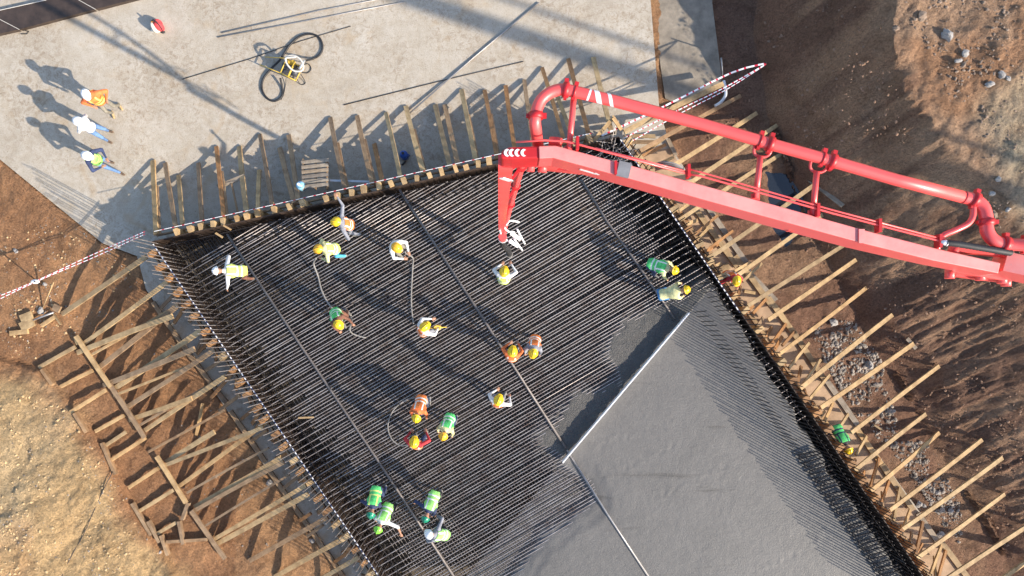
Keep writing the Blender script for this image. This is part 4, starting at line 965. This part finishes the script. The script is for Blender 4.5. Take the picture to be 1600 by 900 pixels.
# ------------------------------------------------------------------ rocks and rubble
def rock_mesh(seed, m):
    r = random.Random(seed); mb = MB(); n = 8; secs = []
    ph = [(r.uniform(.6, 1.1)) for _ in range(40)]
    for k in range(6):
        t = -1 + 2 * k / 5; t = max(-.95, min(.95, t)); q = math.sqrt(1 - t * t)
        secs.append((t, q))
    vs = []; fs = []
    for k, (t, q) in enumerate(secs):
        for i in range(n):
            a = 2 * math.pi * i / n; s = r.uniform(.55, 1.2); vs.append((math.cos(a) * q * s, math.sin(a) * q * s, t * r.uniform(.75, 1)))
    for k in range(5):
        for i in range(n): fs.append((k * n + i, k * n + (i + 1) % n, k * n + n + (i + 1) % n, k * n + n + i))
    fs += [tuple(reversed(range(n))), tuple(range(5 * n, 6 * n))]
    mb.add(vs, fs); return mb
RM = [rock_mesh(s, None) for s in range(9)]
def rock(u, v, r, label, m=ROCK, cat='rock', flat=.75, group='loose rocks'):
    b = RM[int(u + v) % 9]; o = link('rock', b.mesh('rock', m)); p = ground(u, v, r * flat * .35); o.location = p
    o.scale = (r, r * random.uniform(.65, .95), r * flat); o.rotation_euler = (0, 0, random.uniform(0, 6.28)); tag(o, label, cat, group)
rock(1302, 503, .17, 'large pale angular rock between two right struts')
rock(1359, 570, .17, 'pale block of rubble beside a right strut')
for u, v, r, lb in ((1436, 788, .13, 'pale round rock between lower right struts'), (1444, 790, .09, 'smaller rock touching the pale round rock'), (1485, 798, .12, 'grey rock right of the pale round rock'), (1465, 770, .08, 'small bluish rock in the lower right rubble'),
                    (1470, 835, .15, 'flat grey slab of rubble beside the lowest ledger'), (1480, 55, .20, 'long pale rock near the upper right corner'), (1400, 45, .10, 'small white rock on the orange crest'), (1440, 25, .16, 'orange brown clod on the upper bank crest'),
                    (1508, 83, .12, 'white rock in the middle of the bank top'), (1497, 95, .11, 'white and dark rock just left of the white one'), (1506, 101, .10, 'tan rock below the white one'), (1565, 117, .13, 'grey rock toward the right edge of the bank top'),
                    (1547, 132, .13, 'round grey rock on the bank top'), (1575, 122, .10, 'pale rock beside the grey one at the right edge'), (1550, 303, .10, 'pale rock on the grey gravel beside the boom'), (1551, 335, .16, 'tan block of rock under the boom elbow'),
                    (1575, 327, .09, 'small white rock right of the boom elbow'), (1560, 280, .11, 'grey rock in the gravel strip'), (24, 392, .10, 'white stub stone on the brown soil beside the slab'), (64, 486, .14, 'white stone among the plywood offcuts'), (70, 444, .08, 'white stone beside the tape post'),
                    (421, 755, .12, 'pale rubble block at the inner left ledger'), (488, 845, .11, 'grey rubble block at the lower left ledger'), (1535, 320, .08, 'grey stone left of the boom elbow'), (250, 863, .07, 'small stone at the lowest bank corner'), (1146, 428, .09, 'grey concrete spacer behind the right wall')):
    rock(u, v, r, lb, ROCK_B if 'orange' in lb or 'tan' in lb else ROCK)
def stones(name, regions, m, label, sizes, kind='stuff'):
    mb = MB()
    for poly, cnt in regions:
        us = [p[0] for p in poly]; vs_ = [p[1] for p in poly]; k = 0; guard = 0
        while k < cnt and guard < cnt * 20:
            guard += 1; u, v = random.uniform(min(us), max(us)), random.uniform(min(vs_), max(vs_))
            if not inside(np.array([u]), np.array([v]), poly)[0]: continue
            if float(fbm(np.array([u * .03]), np.array([v * .03]), 7, 2)[0]) < random.uniform(-.30, .22): continue
            k += 1; r = random.choice(sizes) * random.uniform(.6, 1.3); p = PGR(u, v, r * .25); a = random.uniform(0, 6.28); ca, sa = math.cos(a), math.sin(a); b = random.choice(RM)
            fl = random.uniform(.35, .8); mb.add([(p.x + (x * ca - y * sa * .7) * r, p.y + (x * sa + y * ca * .75) * r, p.z + z * r * fl) for x, y, z in b.v], b.f)
    return tag(mb.build(name, m), label, 'stones', kind=kind)
# fast ground lookup on the finished terrain grid
def PGR(u, v, off):
    z = 0
    for _ in range(5):
        p = W(u, v, z); i = min(max(np.searchsorted(gx, p.x), 0), nx - 1); j = min(max(np.searchsorted(gy, p.y), 0), ny - 1); z = float(GZ[j, i]) + off
    return W(u, v, z)
stones('rubble', [([(1262, 505), (1335, 500), (1375, 560), (1400, 650), (1335, 650), (1290, 570)], 1150), ([(1385, 690), (1450, 690), (1500, 790), (1510, 860), (1480, 830), (1440, 770)], 800), ([(1350, 640), (1400, 650), (1400, 690), (1370, 690)], 120)], PUMICE, 'pale grey broken rubble along the foot of the right bank', [.012, .015, .02, .02, .03, .045, .07])
stones('pebbles', [([(1400, 0), (1600, 0), (1600, 160), (1480, 160)], 420), ([(1520, 170), (1600, 150), (1600, 400), (1550, 400)], 140)], ROCK_B, 'small stones scattered over the bank top', [.012, .015, .02, .03, .045])
stones('pebbles', [([(0, 300), (60, 320), (200, 400), (220, 460), (60, 560), (0, 560)], 260), ([(0, 650), (130, 650), (240, 850), (240, 900), (0, 900)], 260), ([(180, 480), (300, 520), (480, 900), (330, 880)], 120)], PUMICE, 'small pale stones scattered over the brown soil and sand', [.015, .02, .03])

CLOD_S = simple('sandy_clod', (.55, .39, .21), .95, 0, .25, 6, .02); CLOD_B = simple('earth_clod', (.26, .16, .105), .95, 0, .35, 6, .02)
stones('clods', [([(0, 600), (110, 640), (200, 790), (250, 870), (230, 900), (0, 900)], 750), ([(0, 300), (150, 390), (215, 430), (60, 560), (0, 560)], 160)], CLOD_S, 'small crumbly clods scattered over the sandy bank', [.012, .016, .02, .03, .045])
stones('clods', [([(1330, 440), (1600, 440), (1600, 900), (1500, 760), (1400, 560)], 700), ([(1180, 10), (1380, 10), (1420, 240), (1250, 230)], 300), ([(1060, 160), (1200, 150), (1320, 420), (1400, 600), (1330, 560), (1200, 400)], 260)], CLOD_B, 'small dark clods scattered over the right bank', [.012, .016, .02, .03, .045])
cross = [((140, 556), (262, 486)), ((178, 618), (318, 562)), ((212, 668), (330, 600)), ((232, 706), (352, 640)), ((292, 770), (420, 700)), ((320, 822), (452, 742))]
for i, (a, b) in enumerate(cross):
    plank('crossing_timber', ground(*a, .16), W(*b, .85), .075, .05, random.choice([WOOD_OLD, WOOD_NEW]), 'thin timber crossing at an angle between the long trench struts, %s from the top' % ORD[i], 'timber', 'thin crossing timbers over the trench')
# ------------------------------------------------------------------ people
SKIN = simple('skin', (.36, .19, .12), .6, 0, .12, 12)
def cloth(name, c, var=.36): return simple(name, c, .85, 0, var, 7, .012)
CL = {'grey': cloth('grey_cloth', (.24, .25, .29)), 'white': cloth('white_cloth', (.66, .66, .66), .12), 'jeans': cloth('blue_jeans', (.12, .22, .42)), 'navy': cloth('navy_cloth', (.03, .045, .11)), 'khaki': cloth('khaki_trousers', (.22, .20, .16)),
      'brown': cloth('brown_cloth', (.16, .07, .045)), 'red': cloth('red_cloth', (.42, .03, .04)), 'orange': cloth('orange_cloth', (.72, .17, .05)), 'cyan': cloth('cyan_trousers', (.08, .42, .58)), 'pale': cloth('pale_yellow_cloth', (.60, .58, .30)), 'black': cloth('black_cloth', (.025, .025, .03)),
      'lime': cloth('lime_vest', (.28, .66, .16)), 'green': cloth('green_vest', (.10, .58, .16)), 'vorange': cloth('orange_vest', (.85, .20, .045)), 'vyellow': cloth('yellow_vest', (.62, .72, .16)), 'blue': cloth('blue_trousers', (.06, .20, .42))}
HAT = {'yellow': simple('yellow_helmet', (.80, .52, .02), .3, 0, .05, 4, 0, .5), 'white': simple('white_helmet', (.85, .85, .86), .3, 0, .03, 4), 'dgreen': simple('green_helmet', (.01, .22, .13), .3, 0, .06, 4), 'lgreen': simple('lime_helmet', (.20, .58, .06), .3, 0, .05, 4), 'amber': simple('amber_helmet', (.78, .42, .03), .3, 0, .05, 4)}
BOOT = simple('work_boot', (.13, .085, .055), .8, 0, .3, 8); BOOTY = simple('tan_boot', (.42, .30, .15), .8, 0, .2, 8); RUB = simple('rubber_boot', (.20, .19, .17), .7, 0, .2, 8)
REFL = simple('reflective_strip', (.75, .76, .72), .4, 0, .05, 6); REFLY = simple('yellow_strip', (.70, .80, .20), .5, 0, .08, 6); EYE = simple('eye', (.03, .02, .02), .2, 0, 0, 3)

def ik(a, b, l1, l2, pole):
    d = b - a; D = min(d.length, (l1 + l2) * .995); d.normalize(); b2 = a + d * D
    x = (l1 * l1 - l2 * l2 + D * D) / (2 * D); h = math.sqrt(max(0, l1 * l1 - x * x)); p = pole - d * pole.dot(d)
    if p.length < 1e-4: p = Vector((0, 1, 0)) - d * d.y
    p.normalize(); return a + d * x + p * h, b2

pend = []
def person(label, u, v, zb, head, bend=8, hands=((-.24, .08, .80), (.24, .08, .80)), stride=.10, spread=.14, squat=0, hat='yellow', shirt='grey', vest='vorange', trs='navy', boot=None, short=False, strip=None, bulk=1.08, back=0, group='workers on the site'):
    b = math.radians(bend); sb, cb = math.sin(b), math.cos(b)
    d = Vector((0, sb, cb)); e = Vector((0, cb, -sb)); X = Vector((1, 0, 0))
    pel = Vector((0, -.24 * sb, .93 - squat)); bones = []; wrists = []
    segs = MB()
    def bone(p, q, r0, r1, mi): bones.append((Vector(p), Vector(q), (r0 + r1) / 2, mi)); segs.capsule(p, q, r0, r1)
    S = [(-.10, .155, .115), (-.02, .165, .125), (.08, .142, .115), (.18, .138, .110), (.30, .182, .122), (.40, .208, .118), (.47, .185, .095), (.52, .085, .075), (.54, .06, .06)]
    segs.loft([(pel + d * t, X * rx * (bulk if t < .5 else 1), e * ry * (bulk if t < .5 else 1)) for t, rx, ry in S], 16)
    bones.append((pel + d * .02, pel + d * .46, .14, 1)); bones.append((pel - d * .14, pel - d * .05, .13, 2))
    neck = pel + d * .52; hb_ = b * .7 + math.radians(12); hd = Vector((0, math.sin(hb_), math.cos(hb_))); hf = Vector((0, math.cos(hb_), -math.sin(hb_)))
    hc = neck + hd * .165
    bone(neck - d * .06, hc - hd * .05, .062, .058, 0)
    segs.ellip(hc, X * .077, hf * .098, hd * .118, 14); segs.ellip(hc - hd * .065 + hf * .03, X * .055, hf * .06, hd * .05); segs.capsule(hc + hf * .09 + hd * .005, hc + hf * .112 - hd * .03, .012, .018)
    for s in (-1, 1): segs.ellip(hc + X * s * .08 - hd * .01, X * .014, hf * .022, hd * .034)
    bones.append((hc - hd * .04, hc + hd * .05, .10, 0))
    for s, hnd in ((-1, hands[0]), (1, hands[1])):
        sh = pel + d * .435 + X * s * .20; tgt = Vector(hnd); el, wr = ik(sh, tgt, .30, .27, Vector((s * 1.0, -.55, .05 if bend > 30 else -.25)))
        bone(sh - X * s * .03, el, .060 * bulk, .047 * bulk, 1); bone(el, wr, .044 * bulk, .030, 0 if short else 1); wrists.append((el, wr, s))
    for s in (-1, 1):
        hip = pel + X * s * .09 - d * .05; ft = Vector((s * spread, s * stride * .5 + back * (s > 0), .085)); kn, an = ik(hip, ft, .43, .42, Vector((s * .15, 1, 0)))
        bone(hip, kn, .088, .062, 2); bone(kn, an, .058, .045, 2)
        fy = Vector((s * .12, 1, 0)).normalized(); bone(an + Vector((0, 0, -.035)) - fy * .05, an + Vector((0, 0, -.045)) + fy * .15, .047, .040, 3)
    # place: helmet top seen at (u, v)
    hx, hy = Vector((head[0], -head[1])).normalized(); th = math.atan2(-hx, hy); R = Matrix.Rotation(th, 4, 'Z')
    top = hc + hd * .08; loc = W(u, v, zb + top.z) - (R @ top); loc.z = zb
    root = empty('person', loc); root.rotation_euler = (0, 0, th); tag(root, label, 'person', group)
    tmp = bpy.data.objects.new('tmp_body', segs.mesh('tmp', SKIN)); COL.objects.link(tmp); mod = tmp.modifiers.new('r', 'REMESH'); mod.mode = 'VOXEL'; mod.voxel_size = .0185; mod.use_smooth_shade = True
    sm = tmp.modifiers.new('s', 'SMOOTH'); sm.factor = .5; sm.iterations = 3
    handgeo = MB()
    for (p, q, r, mi) in bones:
        pass
    arms = wrists
    for k, bb in enumerate(arms):
        s = bb[2]; wr = bb[1]; f = (bb[1] - bb[0]).normalized(); side = f.cross(Vector((0, 0, 1)))
        if side.length < .1: side = Vector((0, 1, 0))
        side.normalize(); pn = f.cross(side); pn = pn if pn.z < 0 else -pn
        pc = wr + f * .055; handgeo.ellip(pc, side * .042, pn * .018, f * .062)
        for j, (o_, L) in enumerate(((-.031, .068), (-.011, .078), (.010, .074), (.030, .058))):
            a0 = wr + f * .095 + side * o_; a1 = a0 + (f * .9 + pn * .25) * L * .42; a2 = a1 + (f * .55 + pn * .75) * L * .33; a3 = a2 + (f * .1 + pn * .95) * L * .28
            handgeo.tube([a0 - f * .03, a0, a1, a2, a3], [.0095, .0095, .009, .008, .006], 6)
        b0 = wr + f * .03 - side * s * .036; b1 = b0 - side * s * .03 + f * .03 + pn * .012; handgeo.tube([wr + f * .02 - side * s * .02, b0, b1, b1 + f * .03 + pn * .015], [.012, .012, .010, .007], 6)
    for s in (-1, 1): handgeo.ellip(hc + X * s * .031 + hf * .088 + hd * .012, X * .012, hf * .010, hd * .009, 8, 4)
    handgeo.tube([hc + hf * .093 - hd * .055 - X * .022, hc + hf * .098 - hd * .056, hc + hf * .093 - hd * .055 + X * .022], .005, 6, 5)
    # helmet
    hm = MB(); c0 = hc + hd * .045; pr = []
    for k in range(7):
        t = math.pi / 2 * k / 6; pr.append((math.sin(t) * .105, math.cos(t) + (.04 if k == 6 else 0)))
    secs = [(c0 - hd * .012, X * .128, hf * .152), (c0 + hd * .004, X * .140, hf * .166), (c0 + hd * .012, X * .122, hf * .142)] + [(c0 + hd * (.014 + h), X * .118 * max(k, .06), hf * .140 * max(k, .06)) for h, k in pr]
    hm.loft(secs, 20); hm.ellip(c0 + hf * .135 + hd * .0, X * .085, hf * .062, hd * .010)
    rd_ = [c0 + hd * (.018 + .108 * math.cos(t)) + hf * .138 * math.sin(t) for t in [math.radians(x) for x in (-70, -45, -20, 0, 20, 45, 70)]]; hm.tube(rd_, .011, 8)
    h = hm.build('hard_hat', HAT[hat]); h.parent = root
    pend.append((root, tmp, handgeo, bones, pel, d, e, shirt, vest, trs, boot, strip))

ZM = ZR; D_ = (( -.24, .08, .80), (.24, .08, .80))
person('man in orange vest and white helmet standing on the slab, hands on hips', 133, 147, 0, (.45, .9), 4, ((-.24, .12, 1.0), (.24, .12, 1.0)), .12, .16, hat='white', shirt='orange', vest='vorange', trs='khaki', boot=BOOTY, strip=REFLY, bulk=1.32)
person('man in white checked shirt and blue jeans with white helmet on the slab', 121, 189, 0, (.92, .38), 4, ((-.10, -.18, .92), (.10, -.18, .92)), .10, .15, hat='white', shirt='white', vest=None, trs='jeans', boot=BOOT, short=True, bulk=1.18)
person('man in green vest, white helmet and dark jeans walking on the slab', 135, 243, 0, (.92, .35), 10, ((-.16, .30, 1.05), (.16, .28, 1.08)), .46, .10, hat='white', shirt='navy', vest='lime', trs='jeans', boot=BOOT, strip=REFLY, bulk=1.18)
person('worker in grey shirt and orange vest reaching one arm to the upper wall', 524, 346, ZM, (-1, .08), 14, ((-.42, .05, 1.0), (.72, .10, 1.45)), .20, .16, shirt='grey', vest='vorange', trs='grey', boot=RUB)
person('worker in lime vest and cyan trousers holding a grey hose', 496, 389, ZM, (-.85, .25), 22, ((-.16, .34, .95), (.16, .34, .95)), .25, .13, shirt='pale', vest='vyellow', trs='cyan', boot=RUB, hat='amber')
person('worker in white shirt holding the straight grey hose', 620, 387, ZM, (.75, .6), 16, ((-.12, .36, .98), (.14, .38, 1.0)), .14, .13, shirt='white', vest=None, trs='khaki', boot=RUB, hat='amber')
person('worker in pale vest guiding the black end hose below the boom', 788, 424, ZM, (.15, -1), 10, ((-.14, .36, 1.05), (.16, .40, 1.10)), .12, .14, shirt='white', vest='vyellow', trs='khaki', boot=RUB)
person('worker in white shirt and lime vest bent over the rebar beside the left wall', 336, 423, ZM, (-1, .05), 58, ((-.50, .40, .62), (.40, .34, .70)), .25, .16, .06, hat='white', shirt='white', vest='vyellow', trs='brown', boot=BOOT)
person('worker in brown shirt and green vest stooping to a hose end', 529, 508, ZM, (.55, .8), 34, ((-.20, .42, .70), (.26, .40, .62)), .22, .15, .05, shirt='brown', vest='green', trs='brown', boot=RUB)
person('worker in orange vest with a yellow tool beside the straight hose', 664, 510, ZM, (.75, -.65), 14, ((-.10, .38, 1.0), (.22, .36, .95)), .16, .14, shirt='white', vest='vorange', trs='grey', boot=RUB)
person('worker in orange vest on the middle guide tube, left of a pair', 801, 549, ZM, (.15, -1), 12, ((-.12, .34, 1.0), (.14, .36, .95)), .14, .14, shirt='orange', vest='vorange', trs='navy', boot=RUB)
person('worker in orange vest with turquoise glove, right of the pair on the middle tube', 833, 553, ZM, (-.2, 1), 30, ((-.22, .30, .70), (.20, .34, .75)), .30, .14, .04, shirt='grey', vest='vorange', trs='cyan', boot=RUB)
person('lone worker in orange vest standing in the middle of the lower rebar', 779, 625, ZM, (.35, -.9), 10, ((-.15, .30, .95), (.28, .25, .95)), .18, .14, shirt='white', vest='vorange', trs='grey', boot=RUB)
person('worker in orange vest bending beside the hose loop, upper of the trio', 650, 655, ZM, (-.15, 1), 40, ((-.20, .40, .62), (.22, .38, .66)), .2, .15, .06, shirt='orange', vest='vorange', trs='grey', boot=RUB)
person('worker in red shirt and orange vest, lowest of the trio at the hose loop', 647, 691, ZM, (.08, -1), 12, ((-.22, .30, .95), (.24, .34, 1.0)), .14, .14, shirt='red', vest='vorange', trs='navy', boot=RUB)
person('worker in green vest and amber helmet, right of the trio at the hose loop', 692, 683, ZM, (-.3, 1), 38, ((-.20, .40, .65), (.22, .38, .65)), .2, .15, .05, hat='amber', shirt='pale', vest='green', trs='navy', boot=RUB)
person('worker in lime vest and dark green helmet bent over beside the left wall', 579, 806, ZM, (-.12, 1), 58, ((-.16, .42, .52), (.26, .30, .62)), .22, .15, .10, hat='dgreen', shirt='navy', vest='green', trs='navy', boot=RUB, strip=REFLY)
person('worker in pale vest and lime helmet stretching one bare arm over the rebar', 590, 829, ZM, (-.35, .94), 46, ((-.62, .38, .90), (.20, .40, .55)), .22, .15, .12, hat='lgreen', shirt='white', vest='lime', trs='black', boot=RUB, short=True)
person('worker in lime vest and dark green helmet bending right of the guide tube', 664, 812, ZM, (-.35, .94), 66, ((-.12, .52, .48), (.50, .28, .62)), .25, .15, .08, hat='dgreen', shirt='navy', vest='lime', trs='black', boot=RUB)
person('worker in yellow vest and white helmet crouching on the guide tube', 669, 835, ZM, (-.85, -.4), 36, ((-.20, .40, .70), (.42, .32, .72)), .2, .16, .22, hat='white', shirt='grey', vest='lime', trs='black', boot=RUB)
person('worker in green vest bent over the rebar near the pour edge', 1056, 423, ZM, (.92, .35), 62, ((-.18, .50, .52), (.22, .46, .50)), .2, .16, .08, shirt='pale', vest='green', trs='navy', boot=RUB)
person('worker in pale yellow shirt and blue trousers bent at the pour edge', 1074, 452, ZM, (1, -.2), 60, ((-.22, .48, .55), (.16, .50, .52)), .24, .15, .08, shirt='pale', vest=None, trs='blue', boot=RUB)
person('worker in orange and red clothes standing behind the right wall', 1152, 439, 0, (.25, .95), 16, ((-.20, .36, .98), (.26, .34, 1.02)), .16, .14, shirt='red', vest='vorange', trs='blue', boot=BOOT)
person('worker in striped green vest bending outside the right wall', 1327, 705, 0, (.30, .95), 62, ((-.14, .46, .62), (.26, .40, .60)), .22, .14, .02, shirt='black', vest='green', trs='navy', boot=BOOT, strip=CL['navy'])

bpy.context.view_layer.update(); dg = bpy.context.evaluated_depsgraph_get()
for root, tmp, hg, bones, pel, d, e, shirt, vest, trs, boot, strip in pend:
    me0 = bpy.data.meshes.new_from_object(tmp.evaluated_get(dg)); nv = len(me0.vertices); co = np.zeros(nv * 3); me0.vertices.foreach_get('co', co); co = co.reshape(-1, 3)
    fs = [tuple(p.vertices) for p in me0.polygons]; fcen = np.array([co[list(f)].mean(0) for f in fs])
    best = np.full(len(fs), 1e9); mi = np.zeros(len(fs), int); bi = np.zeros(len(fs), int)
    for k, (p, q, r, m_) in enumerate(bones):
        p_, q_ = np.array(p), np.array(q); dv = q_ - p_; t = np.clip((fcen - p_) @ dv / (dv @ dv), 0, 1); ds_ = np.linalg.norm(fcen - p_ - t[:, None] * dv, axis=1) - r; mk = ds_ < best
        best = np.where(mk, ds_, best); mi = np.where(mk, m_, mi); bi = np.where(mk, k, bi)
    mb = MB(); mb.v = [tuple(c) for c in co]; mb.f = list(fs); mb.m = [int(x) for x in mi]; mb.sm = [True] * len(fs)
    base_n = len(mb.v); mb.v += hg.v; mb.f += [tuple(i + base_n for i in f) for f in hg.f]; mb.m += hg.m; mb.sm += hg.sm
    b_ = mb.build('body', [SKIN, CL[shirt], CL[trs], boot or BOOT, EYE, CL['brown']]); b_.parent = root
    if vest:
        t = (fcen - np.array(pel)) @ np.array(d); sel = np.where((bi == 0) & (t > -.08) & (t < .47) | ((bi == 1) & (t > -.08)))[0]
        nrm = np.zeros((nv, 3)); me0.vertices.foreach_get('normal', nrm.ravel()) if False else None
        nb = np.zeros(nv * 3); me0.vertices.foreach_get('normal', nb); nrm = nb.reshape(-1, 3); mp = {}; vv = []; ff = []; mm = []
        for i in sel:
            f2 = []
            for vi in fs[i]:
                if vi not in mp: mp[vi] = len(vv); vv.append(tuple(co[vi] + nrm[vi] * .016))
                f2.append(mp[vi])
            ff.append(tuple(f2)); ti = t[i]; xi = abs(fcen[i][0]); mm.append(1 if (.04 < ti < .085 or .16 < ti < .205 or (ti > .205 and .085 < xi < .125)) else 0)
        v_ = MB(); v_.v = vv; v_.f = ff; v_.m = mm; v_.sm = [True] * len(ff); vo = v_.build('safety_vest', [CL[vest], strip or REFL]); vo.parent = root
        so = vo.modifiers.new('s', 'SOLIDIFY'); so.thickness = .008
    bpy.data.objects.remove(tmp)
mb = MB(); mb.tube(curve([W(678, 512, 2.35), W(682, 509, 2.35), W(688, 511, 2.33), W(686, 514, 2.33), (W(680, 514, 2.34))], 4), .03, 8); mb.tube([W(672, 513, 2.36), W(698, 511, 2.0)], .014, 8); tag(mb.build('hand_tool', YEL_P), 'yellow ring handled tool held by the orange vested worker', 'tool')
